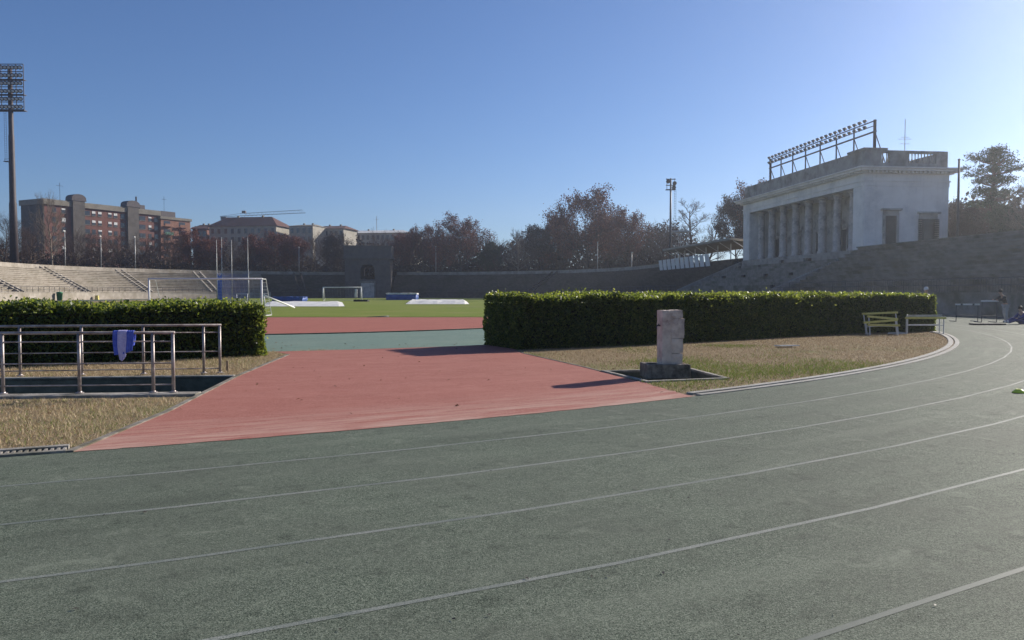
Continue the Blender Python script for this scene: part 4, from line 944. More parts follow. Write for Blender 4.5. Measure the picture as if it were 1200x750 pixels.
mb = MB(); mb.b2(-0.35, DEP + 0.35, -hl - 0.35, hl + 0.35, ze - 0.597, ze - 0.38); mb.b2(-1.0, DEP + 1.25, -hl - 1.0, hl + 1.0, ze - 0.14, ze); mb.b2(-0.8, DEP + 1.0, -hl - 0.8, hl + 0.8, ze - 0.377, ze - 0.143); co = mb.build('cornice', M['stucco'], root)
mb = MB()
for k in range(60):
    y = -hl + (k + 0.5) * 2 * hl / 60; mb.b2(-0.62, -0.352, y - 0.11, y + 0.11, ze - 0.55, ze - 0.38)
for k in range(20):
    x = (k + 0.5) * DEP / 20; mb.b2(x - 0.11, x + 0.11, -hl - 0.62, -hl - 0.352, ze - 0.55, ze - 0.38)
mb.build('dentils', M['stucco'], co)
# attic parapet with balustrade gaps at the near end
mb = MB(); t = 0.4
mb.b2(0.1, 0.1 + t, -hl + 0.1, hl - 0.1, ze + 0.002, zp); mb.b2(DEP - 0.1 - t, DEP - 0.1, -hl + 0.1, hl - 0.1, ze + 0.002, zp); mb.b2(0.502, DEP - 0.502, hl - 0.5, hl - 0.1, ze + 0.002, zp)
yA = -hl + 0.1
mb.b2(0.502, DEP - 0.502, yA, yA + t, ze + 0.002, ze + 0.55)
for x0, x1 in ((0.502, 2.0), (2.9, 5.0), (8.2, DEP - 0.502)): mb.b2(x0, x1, yA + 0.001, yA + t - 0.001, ze + 0.552, zp - 0.25)
mb.b2(0.502, DEP - 0.502, yA - 0.04, yA + t + 0.04, zp - 0.247, zp); at_ = mb.build('attic_parapet', M['attic'], root)
mb = MB()
for x0, x1 in ((2.0, 2.9), (5.0, 8.2)):
    n_ = int((x1 - x0) / 0.32)
    for k in range(n_): mb.lathe((x0 + (k + 0.5) * (x1 - x0) / n_, yA + 0.2, ze + 0.553), [(0.07, 0), (0.10, 0.25), (0.05, 0.6), (0.07, 1.04)], 6)
mb.build('balusters', M['attic'], at_)
mb = MB(); mb.b2(0.45, DEP - 0.45, -hl + 0.55, hl - 0.55, ze + 0.003, ze + 0.25); mb.build('flat_roof', M['attic'], root)
mb = MB(); mb.b2(-0.08, 2.6, -hl - 0.02, -hl + 3.2, zp + 0.003, zp + 0.22); mb.build('corner_block', M['attic'], root)
# side door and side window on the near end wall
def side_opening(x, w, z0, z1, kind):
    y = -hl
    mb = MB(); mb.b2(x - w / 2, x + w / 2, y - 0.015, y - 0.003, z0, z1); d_ = mb.build(kind, M['glass'] if kind == 'window' else M['dark_door'], root)
    mb = MB()
    for s_ in (-1, 1): mb.b2(x + s_ * (w / 2 + 0.14) - 0.14, x + s_ * (w / 2 + 0.14) + 0.14, y - 0.12, y - 0.002, z0, z1)
    mb.b2(x - w / 2 - 0.28, x + w / 2 + 0.28, y - 0.12, y - 0.002, z1 + 0.002, z1 + 0.3); mb.b2(x - w / 2 - 0.5, x + w / 2 + 0.5, y - 0.36, y - 0.002, z1 + 0.55, z1 + 0.75); mb.b2(x - w / 2 - 0.26, x + w / 2 + 0.26, y - 0.1, y - 0.002, z1 + 0.302, z1 + 0.548)
    mb.build('frame', M['stucco_in'], d_)
    if kind == 'window':
        for s_ in (-1, 1):
            mb = MB(); xx = x + s_ * (w / 2 + 0.12)
            for k in range(14): mb.box((xx, y - 0.19, z0 + (k + 0.5) * (z1 - z0) / 14), (0.62, 0.05, (z1 - z0) / 14 * 0.75), 0.15 * s_)
            mb.build('shutter', M['dark_door'], d_)
side_opening(3.05, 1.25, 5.6, 9.6, 'door'); side_opening(7.3, 1.5, 6.6, 9.3, 'window')
# row of floodlights on the roof
rig = empty('x', (0, 0, 0)); bpy.data.objects.remove(rig)
tag(root, 'long off white hall with a columned portico above the right grandstand', 'building')
rig = empty('floodlight_rig', tuple(W((S_R + S_L) / 2, TTOP + 1.6, ze + 0.25)), ROTZ)
ys = [-14.2, -10.3, -6.7, -3.1, 0.4, 3.7, 6.9, 10.0]; zt_ = 19.75 - ze - 0.25
for k, y in enumerate(ys):
    mb = MB(); r = 0.16 if k in (0, 7) else 0.085; mb.tube([(0, y, 0), (0, y, zt_ if k in (0, 7) else zt_ - 0.15)], r, 8); mb.tube([(0, y, zt_ - 1.2), (1.4, y, 0)], 0.05, 6); mb.build('mast', M['rust'] if k in (0, 7) else M['dark_steel'], rig)
for z, r in ((zt_ - 1.25, 0.10), (zt_ - 0.62, 0.05), (zt_ - 0.12, 0.07)):
    mb = MB(); mb.tube([(-0.05, ys[0] - 0.3, z), (-0.05, ys[-1] + 0.2, z)], r, 8); mb.build('beam', M['dark_steel'], rig)
mb = MB(); mb.tube([(-0.1, 0, 0), (-0.22, 0, 0), (-0.42, 0, -0.14)], [0.09, 0.17, 0.27], 10); mb.tube([(0, 0, -0.22), (-0.06, 0, 0.05)], 0.03, 6); lamp = mb.build('floodlight', M['dark_steel'], rig)
n_ = 0
for zz in (zt_ + 0.16, zt_ - 0.50):
    for k in range(24):
        o = lamp if n_ == 0 else inst(lamp, rig, (0, 0, 0)); n_ += 1; o.location = (-0.08, ys[0] + 1.3 + k * (ys[-1] - ys[0] - 1.6) / 23, zz); o.scale = (0.82, 0.82, 0.82)
tag(rig, 'long steel rig of floodlights on the roof of columned building', 'floodlights')
# roof antenna
q = W(S_R + 1.5, TTOP + 5.5, ze + 0.25); mb = MB(); mb.tube([(0, 0, 0), (0, 0, 5.2)], 0.035, 6)
for z, w in ((2.6, 0.5), (3.1, 0.7), (3.3, 0.4)): mb.tube([(-w, 0, z), (w, 0, z)], 0.02, 4)
o = mb.build('roof_antenna', M['steel']); o.location = q; tag(o, 'thin antenna with cross rods on the roof of columned building', 'antenna')

# ------------------------------------------------------------------ covered stand left of it
s0, s1 = S_L + 1.8, S_L + 33
root = empty('covered_stand', tuple(W((s0 + s1) / 2, TTOP + 1.0, 6.3)), ROTZ); hl2 = (s1 - s0) / 2
mb = MB(); n0 = 0
mb.v += [(-2.2, -hl2, 3.2), (-2.2, hl2, 3.2), (5.2, hl2, 2.5), (5.2, -hl2, 2.5), (-2.2, -hl2, 2.86), (-2.2, hl2, 2.86), (5.2, hl2, 2.3), (5.2, -hl2, 2.3)]
mb.f += [(0, 3, 2, 1), (4, 5, 6, 7), (0, 1, 5, 4), (1, 2, 6, 5), (2, 3, 7, 6), (3, 0, 4, 7)]; mb.build('canopy_roof', M['cream'], root)
for k in range(7):
    y = -hl2 + 0.3 + (2 * hl2 - 0.6) * k / 6; mb = MB(); mb.tube([(0.2, y, -0.2), (0.2, y, 2.68)], 0.09, 8); mb.tube([(0.2, y, 1.7), (-1.6, y, 2.78)], 0.05, 6); mb.build('canopy_post', M['white'], root)
mb = MB(); mb.box((0, 0, 0), (0.06, 1.7, 2.0)); pn = mb.build('barrier_panel', M['white'], root)
for k in range(11):
    o = pn if k == 0 else inst(pn, root, (0, 0, 0)); o.location = (-2.75, hl2 - 0.8 - k * 2.3, 0.12 + 0.006 * (k % 3)); o.rotation_euler = (0, R(-8 + 2 * (k % 2)), 0)
mb = MB(); mb.b2(5.2, 5.35, -hl2, -hl2 + 5.5, -6.2, 2.25); mb.b2(4.9, 5.19, -hl2 + 0.2, hl2, -6.2, 0.8); mb.build('rear_wall', M['cream'], root)
tag(root, 'low covered stand with thin roof and white panels, left of the columned building', 'covered stand')
# scaffold platform
i = st_px(797, 69); p = lp(lerp_st(i), 69, 5.8); Yp = p.y; zt = zat(272.5, Yp) - 5.8; w = 22 / 900 * Yp
root = empty('viewing_platform', tuple(p), ROTZ + R(90))
root.rotation_euler = (0, 0, 0)
for x in (-0.05, 0.38):
    for y in (-0.8, 0.8): mb = MB(); mb.tube([(x * w, y, 0), (x * w, y, zt)], 0.06, 6); mb.build('leg', M['steel'], root)
mb = MB(); mb.b2(-w / 2, w / 2, -1.0, 1.0, zt, zt + 0.35); mb.build('deck', M['steel'], root)
mb = MB()
for x in (-w / 2 + 0.05, 0, w / 2 - 0.05): mb.tube([(x, -0.95, zt + 0.35), (x, -0.95, zt + 1.1)], 0.035, 5)
mb.tube([(-w / 2, -0.95, zt + 1.1), (w / 2, -0.95, zt + 1.1)], 0.035, 5); mb.build('guard_rail', M['dark_steel'], root)
tag(root, 'small scaffold platform on legs behind the covered stand', 'platform')

# ------------------------------------------------------------------ gatehouse
gp = lp(gs, TWALL - 0.6); root = empty('gatehouse', tuple(gp), math.atan2(gs[1].y, gs[1].x) - R(90))   # local y outwards
hw = 6.0; GD = 11
mb = MB(); ow = 1.9; z0, zs = 5.0, 7.3
mb.b2(-hw, -ow, 0, GD, 0, 10.4); mb.b2(ow, hw, 0, GD, 0, 10.4); mb.b2(-ow, ow, 0, GD, 0, z0)
# arch head
K = 12
for k in range(K):
    a0_, a1_ = math.pi * k / K, math.pi * (k + 1) / K; xa, xb = -ow * math.cos(a0_), -ow * math.cos(a1_); za, zb_ = zs + ow * math.sin(a0_), zs + ow * math.sin(a1_); n0 = len(mb.v)
    for y in (0.0, GD):
        mb.v += [(xa, y, za), (xb, y, zb_), (xb, y, 10.4), (xa, y, 10.4)]
    mb.f += [(n0, n0 + 1, n0 + 2, n0 + 3), (n0 + 4, n0 + 7, n0 + 6, n0 + 5), (n0, n0 + 4, n0 + 5, n0 + 1)]
mb.build('wall', M['gate'], root)
mb = MB(); mb.b2(-hw - 0.5, hw + 0.5, -0.5, GD + 0.4, 10.402, 11.0); mb.b2(-hw - 0.2, hw + 0.2, -0.2, GD + 0.1, 8.9, 9.15); mb.build('cornice', M['gate'], root)
mb = MB(); mb.b2(-hw - 0.3, hw + 0.3, 0.1, GD, 11.002, 13.6); mb.b2(-hw - 0.5, hw + 0.5, -0.1, GD + 0.1, 13.602, 13.95); mb.build('attic', M['gate'], root)
for x in (-5.2, -3.0, 3.0, 5.2):
    mb = MB(); mb.b2(x - 0.45, x + 0.45, -0.18, -0.003, 0.0, 8.88); mb.build('pilaster', M['gate'], root)
mb = MB(); mb.b2(-1.7, 1.7, -0.06, -0.004, 0.0, 4.0); mb.build('gate_door', M['granite'], root)
mb = MB(); mb.b2(-2.1, -1.72, -0.12, -0.003, 0.0, 4.5); mb.b2(1.72, 2.1, -0.12, -0.003, 0.0, 4.5); mb.b2(-1.718, 1.718, -0.12, -0.003, 4.03, 4.5); mb.build('door_surround', M['stone_stair'], root)
tag(root, 'dark stone gatehouse with arch and attic at the far end of field', 'gatehouse')

# ------------------------------------------------------------------ embankment behind the stands
mb = MB(); S = loop()
for (Ta, za), (Tb, zb_) in (((62.45, 5.8), (96, 5.4)), ((96, 5.4), (112, 0.002))): mb.strip([lp(s, Ta, za) for s in S], [lp(s, Tb, zb_) for s in S])
structure(mb.build('embankment', M['berm']), 'leaf strewn earth bank behind the grandstands where trees grow', 'ground')

# ------------------------------------------------------------------ trees
def grow(seed, height, kind):
    """returns trunk MB, crown MB, list of leaf positions; unit height `height`"""
    rnd = random.Random(seed); tk, cr, lf = MB(), MB(), []
    slim = kind in ('slim',)
    spread = {'broad': 0.42, 'slim': 0.22, 'leafy': 0.40, 'fan': 0.30}[kind]
    th = height * (0.62 if kind != 'slim' else 0.85); r0 = height * 0.017
    pts = []; p = Vector((0, 0, -0.3)); d = Vector((rnd.uniform(-.06, .06), rnd.uniform(-.06, .06), 1)).normalized(); n = 9
    for k in range(n + 1):
        pts.append(p.copy()); d = (d + Vector((rnd.uniform(-.09, .09), rnd.uniform(-.09, .09), 0.08))).normalized(); p = p + d * (th + 0.3) / n
    rad = [r0 * (1.25 if k == 0 else 1 - 0.78 * k / n) for k in range(n + 1)]
    tk.tube(pts, rad, 8)
    def br(p, d, ln, r, lev):
        m = 4 if lev < 3 else 2; q = [p.copy()]; dd = d.copy()
        for k in range(m):
            dd = (dd + Vector((rnd.uniform(-.22, .22), rnd.uniform(-.22, .22), rnd.uniform(-.05, .22)))).normalized(); q.append(q[-1] + dd * ln / m)
        cr.tube(q, [r * (1 - 0.7 * k / m) for k in range(m + 1)], 5 if lev == 1 else (4 if lev == 2 else 3), False)
        if lev >= 3: lf.append((q[-1], q[-2]))
        if lev >= 4: return
        cnt = {1: 7, 2: 6, 3: 5}[lev]
        for k in range(cnt):
            f = 0.25 + 0.75 * (k + rnd.random()) / cnt; f = min(f, 0.999); i = int(f * m); bp = q[i].lerp(q[i + 1], f * m - i); ax = (q[i + 1] - q[i]).normalized()
            o_ = ax.orthogonal().normalized(); o_.rotate(Matrix.Rotation(rnd.uniform(0, 6.283), 3, ax)); nd = (ax * rnd.uniform(0.5, 0.95) + o_ * rnd.uniform(0.45, 0.9) + Vector((0, 0, 0.18))).normalized()
            br(bp, nd, ln * rnd.uniform(0.42, 0.62) * (1.1 - 0.35 * f), max(r * 0.45, 0.012), lev + 1)
    nb = 19 if kind != 'slim' else 18
    for k in range(nb):
        f = (0.20 if kind != 'slim' else 0.2) + (0.80 if kind != 'slim' else 0.8) * (k + rnd.random() * 0.8) / nb; f = min(f, 0.995); i = int(f * n); bp = pts[i].lerp(pts[i + 1], f * n - i)
        a = k * 2.4 + rnd.uniform(-.5, .5); up = rnd.uniform(0.35, 0.8) + (0.5 if f > 0.8 else 0)
        dd = Vector((math.cos(a), math.sin(a), up)).normalized(); ln = height * spread * (1.15 - 0.45 * abs(f - 0.55) - 0.25 * f) * rnd.uniform(0.8, 1.15)
        br(bp, dd, ln, r0 * 0.42 * (1.1 - 0.6 * f), 1)
    return tk, cr, lf
PROTO = {}
def proto(key, seed, kind, leaf, per, trunkmat, twigmat, size=0.5):
    Ht = 20.0; tk, cr, lf = grow(seed, Ht, kind)
    root = empty('tree', (0, 0, -200)); tk.build('trunk', trunkmat, root, True); cr.build('crown', twigmat, root)
    if leaf:
        P = []
        for a, b_ in lf:
            for _ in range(per): P.append(tuple(a.lerp(b_, random.random()) + Vector((random.gauss(0, .45), random.gauss(0, .45), random.gauss(0, .4)))))
        P = np.array(P); P = P[RNG.uniform(0, 1, len(P)) < 1.0]; n = len(P)
        npmesh('leaves', leafquads(P, unit(RNG.normal(size=(n, 3))), RNG.uniform(0.6, 1.2, n) * size, RNG.uniform(0.5, 1.0, n) * size * 0.8), n, 4, leaf, root)
    PROTO[key] = [root, Ht, False, max(z for x, y, z in cr.v)]
proto('bare1', 101, 'broad', None, 0, M['bark'], M['twig']); proto('bare2', 102, 'broad', None, 0, M['bark'], M['twig'])
proto('pale', 103, 'fan', None, 0, M['bark_pale'], M['twig_pale']); proto('slim', 104, 'slim', None, 0, M['bark'], M['twig'])
proto('rus1', 105, 'leafy', M['russet'], 2, M['bark'], M['twig']); proto('rus2', 106, 'leafy', M['russet'], 2, M['bark'], M['twig']); proto('rus3', 107, 'broad', M['russet'], 2, M['bark'], M['twig'], 0.46)
proto('dark1', 108, 'leafy', M['darkleaf'], 2, M['bark'], M['twig'], 0.5); proto('dark2', 109, 'broad', M['darkleaf'], 2, M['bark'], M['twig'], 0.5)
proto('green', 110, 'leafy', M['evergreen'], 5, M['bark'], M['twig'], 0.55)
def tree(px, T, ytop, key, label, wx=1.0, zb=5.7, name='bare_tree', rz=None, lean=None):
    i = st_px(px, T); p = lp(lerp_st(i), T, zb); h = zat(ytop, p.y) - zb; pr = PROTO[key]
    r = pr[0] if not pr[2] else copy_tree(pr[0]); pr[2] = True
    r.name = name; s = h / pr[3]; r.location = p; r.scale = (s * wx, s * wx, s); r.rotation_euler = (lean[0] if lean else 0, lean[1] if lean else 0, random.uniform(0, 6.28) if rz is None else rz)
    return tag(r, label, 'tree', 'trees on the bank behind the stands')
TREES = [
 (6, 70, 246, 'bare2', 'bare tree beside the foot of the tall floodlight tower', 1.0),
 (36, 76, 254, 'bare1', 'low bare tree before the shaded end wall of brick flats', 1.0),
 (62, 66, 219, 'pale', 'tall pale limbed bare tree rising above the brick flats roof', 0.62),
 (92, 76, 264, 'bare1', 'bare tree in front of the first rounded stair tower', 1.05),
 (118, 65, 272, 'bare1', 'dark trunked small tree between the first two lamp posts', 0.9),
 (142, 76, 270, 'bare2', 'bare tree in front of the brick flats middle windows', 1.05),
 (168, 72, 272, 'bare1', 'brownish bare tree right of the second lamp post', 0.9),
 (200, 65, 264, 'bare2', 'dark bare tree before the orange brick end of the flats', 0.8),
 (226, 74, 266, 'rus2', 'russet tree in the gap right of the brick flats', 0.95),
 (250, 70, 276, 'rus3', 'russet tree before the left corner of the tiled roof', 0.95),
 (272, 78, 276, 'pale', 'low pale bare tree under the tower crane jib root', 0.95),
 (298, 70, 274, 'rus2', 'russet tree below the middle of the tiled roof', 1.0),
 (322, 74, 268, 'rus3', 'russet tree below the right end of the tiled roof', 0.95),
 (346, 68, 273, 'rus1', 'russet tree by the lamp post behind the near goal', 0.9),
 (370, 72, 270, 'bare2', 'dark bare tree before the low cream building', 0.95),
 (396, 68, 272, 'dark1', 'dark tree just left of the gatehouse', 0.85),
 (446, 80, 266, 'bare1', 'dark bare tree half hidden behind the gatehouse', 0.9),
 (22, 82, 262, 'bare1', 'small bare tree between floodlight tower and the end wall of flats', 1.0),
 (106, 82, 268, 'bare2', 'bare tree behind, right of the first rounded stair tower', 1.1),
 (130, 84, 276, 'pale', 'pale stemmed bare tree in the back row before the flats', 1.1),
 (184, 82, 274, 'bare1', 'bare tree in the back row before the second stair tower', 1.1),
 (213, 80, 274, 'bare2', 'bare tree before the right corner of the orange brick end', 1.0),
 (286, 66, 282, 'bare1', 'low bare tree in the front row before the tiled roof house', 1.1),
 (312, 82, 272, 'bare2', 'bare tree in the back row before the tiled roof house', 1.1),
 (335, 80, 274, 'bare1', 'bare tree before the gap between tiled and pale house', 1.1),
 (384, 82, 270, 'bare1', 'bare tree in the back row before the cream tiled house', 1.1),
 (482, 82, 268, 'bare2', 'bare tree before the right end of the white roofed house', 1.0),
 (582, 78, 274, 'bare1', 'small bare tree right behind the dark evergreen', 1.0),
 (620, 80, 272, 'bare2', 'bare tree between pale bare tree and the dark leafed one', 1.0),
 (790, 82, 262, 'bare2', 'bare tree right of the small floodlight mast, behind platform legs', 1.0),
 (470, 70, 270, 'rus3', 'dark russet tree just right of the gatehouse', 0.9),
 (495, 67, 261, 'rus1', 'russet tree left of the lamp post on far stand', 0.85),
 (540, 67, 249, 'rus3', 'broad russet tree, highest of those between gatehouse and bare gap', 1.0),
 (520, 76, 270, 'rus2', 'smaller russet tree behind the broad one', 0.9),
 (574, 72, 281, 'green', 'dark evergreen tree right of the broad russet tree', 0.8),
 (607, 72, 265, 'pale', 'pale bare tree in the low gap of the tree line', 0.95),
 (634, 70, 263, 'dark2', 'dark leafed tree left of the tallest russet tree', 0.9),
 (656, 74, 250, 'rus2', 'russet tree touching the left side of the tallest tree', 0.9),
 (688, 67, 216, 'rus3', 'tallest russet tree, in the middle of the far bank', 0.92),
 (714, 77, 246, 'rus1', 'russet tree right behind the tallest one', 0.85),
 (736, 67, 241, 'rus3', 'russet tree on the right shoulder of the tallest one', 0.8),
 (756, 76, 258, 'bare2', 'bare tree left of the small lattice floodlight mast', 0.95),
 (776, 70, 254, 'bare1', 'bare tree at the foot of the small floodlight mast', 0.85),
 (806, 74, 231, 'slim', 'tall bare tree behind the covered stand', 1.7),
 (826, 78, 235, 'slim', 'slender bare tree leaning right above the covered stand', 1.0),
 (862, 78, 226, 'dark1', 'leafy tree against the left corner of the columned building', 0.72),
 (888, 84, 210, 'rus2', 'tree top showing over the roof end of columned building', 0.8),
 (1112, 82, 232, 'dark1', 'dark tree beside the flagpole right of columned building', 0.8),
 (1136, 72, 243, 'dark2', 'low dark tree between flagpole and tall pine', 0.9),
 (1180, 78, 238, 'green', 'dark evergreen under the tall pine at right edge', 0.9),
 (1200, 72, 204, 'pale', 'bare tree at the right edge of the bank', 0.85),
]
for px, T, yt, key, lab, wx in TREES:
    nm = {'bare1': 'bare_tree', 'bare2': 'bare_tree', 'pale': 'bare_tree', 'slim': 'bare_tree', 'green': 'evergreen_tree'}.get(key, 'autumn_tree')
    tree(px, T, yt, key, lab, wx, name=nm, lean=((0, R(13)) if px == 826 else None), rz=(0.0 if px == 826 else None))
for k, v_ in PROTO.items():
    if not v_[2]:
        for c in list(v_[0].children): bpy.data.objects.remove(c)
        bpy.data.objects.remove(v_[0])
# pine with flat tiers
i = st_px(1160, 78); p = lp(lerp_st(i), 78, 5.7); h = zat(173, p.y) - 5.7; root = empty('pine_tree', tuple(p))
mb = MB(); rnd = random.Random(5); tp = [(0, 0, -0.3), (0.15, 0, h * 0.3), (0.05, 0, h * 0.6), (0.35, 0, h * 0.97)]; mb.tube(tp, [0.38, 0.30, 0.2, 0.06], 8); mb.build('trunk', M['bark'], root, True)
mb = MB(); P = []
tiers = [(0.96, 0.9, 0.6), (0.90, 2.2, -1.6), (0.88, 2.0, 1.4), (0.80, 2.6, 2.0), (0.78, 2.6, -1.9), (0.70, 2.0, -0.9), (0.68, 2.0, 1.5), (0.58, 1.7, -1.4), (0.55, 1.6, 1.0), (0.46, 2.0, -1.9), (0.42, 1.7, 1.6), (0.34, 1.7, -0.8)]
for f, sp, ox in tiers:
    z = h * f
    for k in range(9):
        a = k * 0.7 + rnd.uniform(-.3, .3); sp2 = sp * 0.62; e = Vector((ox * 0.62 + math.cos(a) * sp2 * rnd.uniform(.4, 1), math.sin(a) * sp2 * rnd.uniform(.5, 1.1), z + rnd.uniform(-.25, .45)))
        mb.tube([(0.1, 0, z - 0.7), tuple(Vector((0.1, 0, z - 0.7)).lerp(e, 0.6) + Vector((0, 0, -.1))), tuple(e)], [0.07, 0.05, 0.02], 4, False)
        for _ in range(95): P.append((e.x + rnd.gauss(0, .34), e.y + rnd.gauss(0, .38), e.z + rnd.gauss(0, .17)))
mb.build('crown', M['twig'], root); P = np.array(P); n = len(P)
npmesh('needles', leafquads(P, unit(RNG.normal(size=(n, 3)) + np.array([0, 0, .8])), RNG.uniform(.2, .42, n), RNG.uniform(.06, .14, n)), n, 4, M['evergreen'], root)
tag(root, 'tall pine tree with flat layered top at the right edge', 'tree')
# undergrowth mass behind the trees
def under(px0, px1, T_, zlo, zhi, n, mat, label):
    i0_, i1_ = sorted((st_px(px0, T_), st_px(px1, T_))); P = np.empty((n, 3))
    for k in range(n):
        s = lerp_st(random.uniform(i0_, i1_)); t_ = T_ + random.uniform(-5, 9); v_ = lp(s, t_)
        top_h = zlo + (zhi - zlo) * (0.55 + 0.25 * math.sin(v_.x * 0.35) + 0.2 * math.sin(v_.x * 0.9 + v_.y * 0.4)); P[k] = (v_.x, v_.y, 5.6 + top_h * random.random() ** 0.8)
    tag(npmesh('undergrowth', leafquads(P, unit(RNG.normal(size=(n, 3))), RNG.uniform(.5, 1.3, n), RNG.uniform(.2, .55, n)), n, 4, mat), label, 'undergrowth', None, 'stuff')
under(-40, 446, 86, 3.0, 8.0, 20000, M['brush'], 'tangled brown undergrowth behind the trees left of the gatehouse')
under(418, 790, 84, 6.0, 14.5, 36000, M['darkleaf'], 'dark undergrowth filling the tree line right of the gatehouse')
under(445, 790, 79, 2.0, 5.5, 12000, M['darkleaf'], 'low dark brush along the foot of the far tree line')
under(1100, 1290, 88, 3.0, 8.5, 9000, M['darkleaf'], 'dark bushes along the bank right of the columned building')

# ------------------------------------------------------------------ lamp posts, masts, towers
def lamp_post(px, T, ytop, label, r=0.09):
    i = st_px(px, T); p = lp(lerp_st(i), T, 5.75); h = zat(ytop, p.y) - 5.75; root = empty('lamp_post', tuple(p))
    mb = MB(); mb.tube([(0, 0, -0.1), (0, 0, h)], [r * 1.4, r], 8); mb.build('pole', M['steel'], root, True)
    mb = MB(); mb.box((0, -0.3, h + 0.05), (0.35, 0.8, 0.16), taper=0.8); mb.build('lamp_head', M['steel'], root)
    return tag(root, label, 'lamp post', 'lamp posts on the bank')
for px, T, yt, lab in ((77.5, 63.6, 271, 'lamp post behind the top step nearest the floodlight tower'), (119.5, 63.6, 277, 'lamp post in front of the dark trunked small tree'), (159.5, 63.6, 278, 'lamp post behind the second pale stair wall'), (351, 63.6, 290, 'short lamp post at the shaded end behind near goal'), (511, 63.6, 289, 'lamp post before the broad russet tree'), (700, 63.6, 284, 'lamp post under the tallest russet tree'), (740, 63.6, 296, 'lamp post before the shoulder of the tallest tree')): lamp_post(px, T, yt, lab)
i = st_px(1120.5, 64); p = lp(lerp_st(i), 64, 5.75); h = zat(188, p.y) - 5.75; root = empty('flagpole', tuple(p)); mb = MB(); mb.tube([(0, 0, -0.1), (0, 0, h)], [0.13, 0.09], 8); mb.build('pole', M['dark_steel'], root, True); mb = MB(); mb.lathe((0, 0, h), [(0.09, 0), (0.14, 0.08), (0.02, 0.18)], 8); mb.build('finial', M['dark_steel'], root)
tag(root, 'plain tall pole on the bank right of the columned building', 'pole')
# left floodlight tower
i = st_px(18, 65.5); p = lp(lerp_st(i), 65.5, 5.6); h = zat(76, p.y) - 5.6; root = empty('floodlight_tower', tuple(p)); Yt = p.y; k_ = Yt / 900
mb = MB(); mb.tube([(0, 0, -0.2), (0, 0, h * 0.33), (0, 0, h * 0.34), (0, 0, h * 0.66), (0, 0, h * 0.665), (0, 0, h - 0.5)], [0.78, 0.68, 0.60, 0.52, 0.46, 0.40], 14); mb.build('pole', M['rust'], root, True)
rw = 2.95; rh = 52 * k_; mb = MB(); zb0 = h - rh
for z in np.linspace(zb0, h, 7): mb.tube([(-rw, -0.5, z), (rw, -0.5, z)], 0.085, 6)
for x in (-rw, -rw / 2, 0.0, rw / 2, rw): mb.tube([(x, -0.45, zb0), (x, -0.45, h)], 0.08, 6)
mb.b2(-rw, rw, -0.45, 0.55, zb0 - 0.2, zb0 - 0.05); mb.b2(-rw, rw, -0.35, 0.5, zb0 + rh * 0.33, zb0 + rh * 0.33 + 0.1); mb.b2(-rw, rw, -0.35, 0.5, zb0 + rh * 0.66, zb0 + rh * 0.66 + 0.1)
mb.build('lamp_rack', M['rust'], root)
mb = MB(); mb.tube([(0, 0.1, 0), (0, -0.12, -0.02), (0, -0.42, -0.16)], [0.22, 0.36, 0.42], 10); mb.tube([(-0.36, 0, 0.0), (0.36, 0, 0.0)], 0.06, 5); lampL = mb.build('floodlight', M['dark_steel'], root); 
mb = MB(); mb.lathe((0, 0, 0), [(0.27, 0), (0.2, 0.05), (0.02, 0.07)], 10); gl = mb.build('lamp_glass', M['lampglass'], lampL); gl.location = (0, -0.425, -0.155); gl.rotation_euler = (R(112), 0, 0)
n_ = 0
for r_ in range(6):
    for c_ in range(8):
        o = lampL if n_ == 0 else copy_tree(lampL, root); n_ += 1
        o.location = (-rw + 0.4 + c_ * (2 * rw - 0.8) / 7, -0.72, zb0 + 0.55 + r_ * (rh - 0.6) / 5.4); o.rotation_euler = (0, 0, R(18))
mb = MB(); mb.box((-0.95, 0, h * 0.535), (1.0, 0.9, 0.1)); mb.box((-0.95, 0, h * 0.535 + 0.55), (1.0, 0.05, 0.05)); mb.tube([(-1.42, 0, h * 0.535), (-1.42, 0, h * 0.535 + 0.6)], 0.03, 5); mb.build('rest_platform', M['rust'], root)
mb = MB()
for x in (-0.95, -1.35): mb.tube([(x, 0, h * 0.535), (x, 0, zb0)], 0.03, 4)
zz = h * 0.535
while zz < zb0: mb.tube([(-0.95, 0, zz), (-1.35, 0, zz)], 0.018, 4, False); zz += 0.45
mb.build('ladder', M['rust'], root)
root.rotation_euler = (0, 0, R(0))
tag(root, 'very tall rust red floodlight tower with a rack of lamps at left', 'floodlight tower')
# small lattice mast right of centre
i = st_px(785, 67); p = lp(lerp_st(i), 67, 5.6); h = zat(209, p.y) - 5.6; root = empty('floodlight_mast', tuple(p)); k_ = p.y / 900
mb = MB(); mb.tube([(0, 0, -0.2), (0, 0, h)], [0.30, 0.17], 8); mb.build('pole', M['dark_steel'], root, True)
mb = MB(); w = 5.6 * k_
for z in (h - 13 * k_, h - 8 * k_, h - 1 * k_): mb.tube([(-w, 0, z), (w, 0, z)], 0.10, 6)
for x in (-w * .8, w * .8): mb.tube([(x, 0, h - 13 * k_), (x, 0, h)], 0.05, 5)
mb.b2(-w, w, -0.5, 0.5, h - 13.6 * k_, h - 13 * k_); mb.build('lamp_rack', M['dark_steel'], root)
for x, z in ((w * .75, h - 5.5 * k_), (-w * .6, h - 3.5 * k_), (w * .6, h - 10.5 * k_)):
    mb = MB(); mb.tube([(x, 0.2, z), (x, -0.2, z), (x - 0.05, -0.5, z - 0.1)], [0.2, 0.35, 0.45], 8); mb.build('floodlight', M['dark_steel'], root)
mb = MB()
for x in (0.75, 1.1): mb.tube([(x, 0, 0.0), (x, 0, h - 13.6 * k_)], 0.03, 4)
zz = 0.3
while zz < h - 13.6 * k_: mb.tube([(0.75, 0, zz), (1.1, 0, zz)], 0.02, 4, False); zz += 0.5
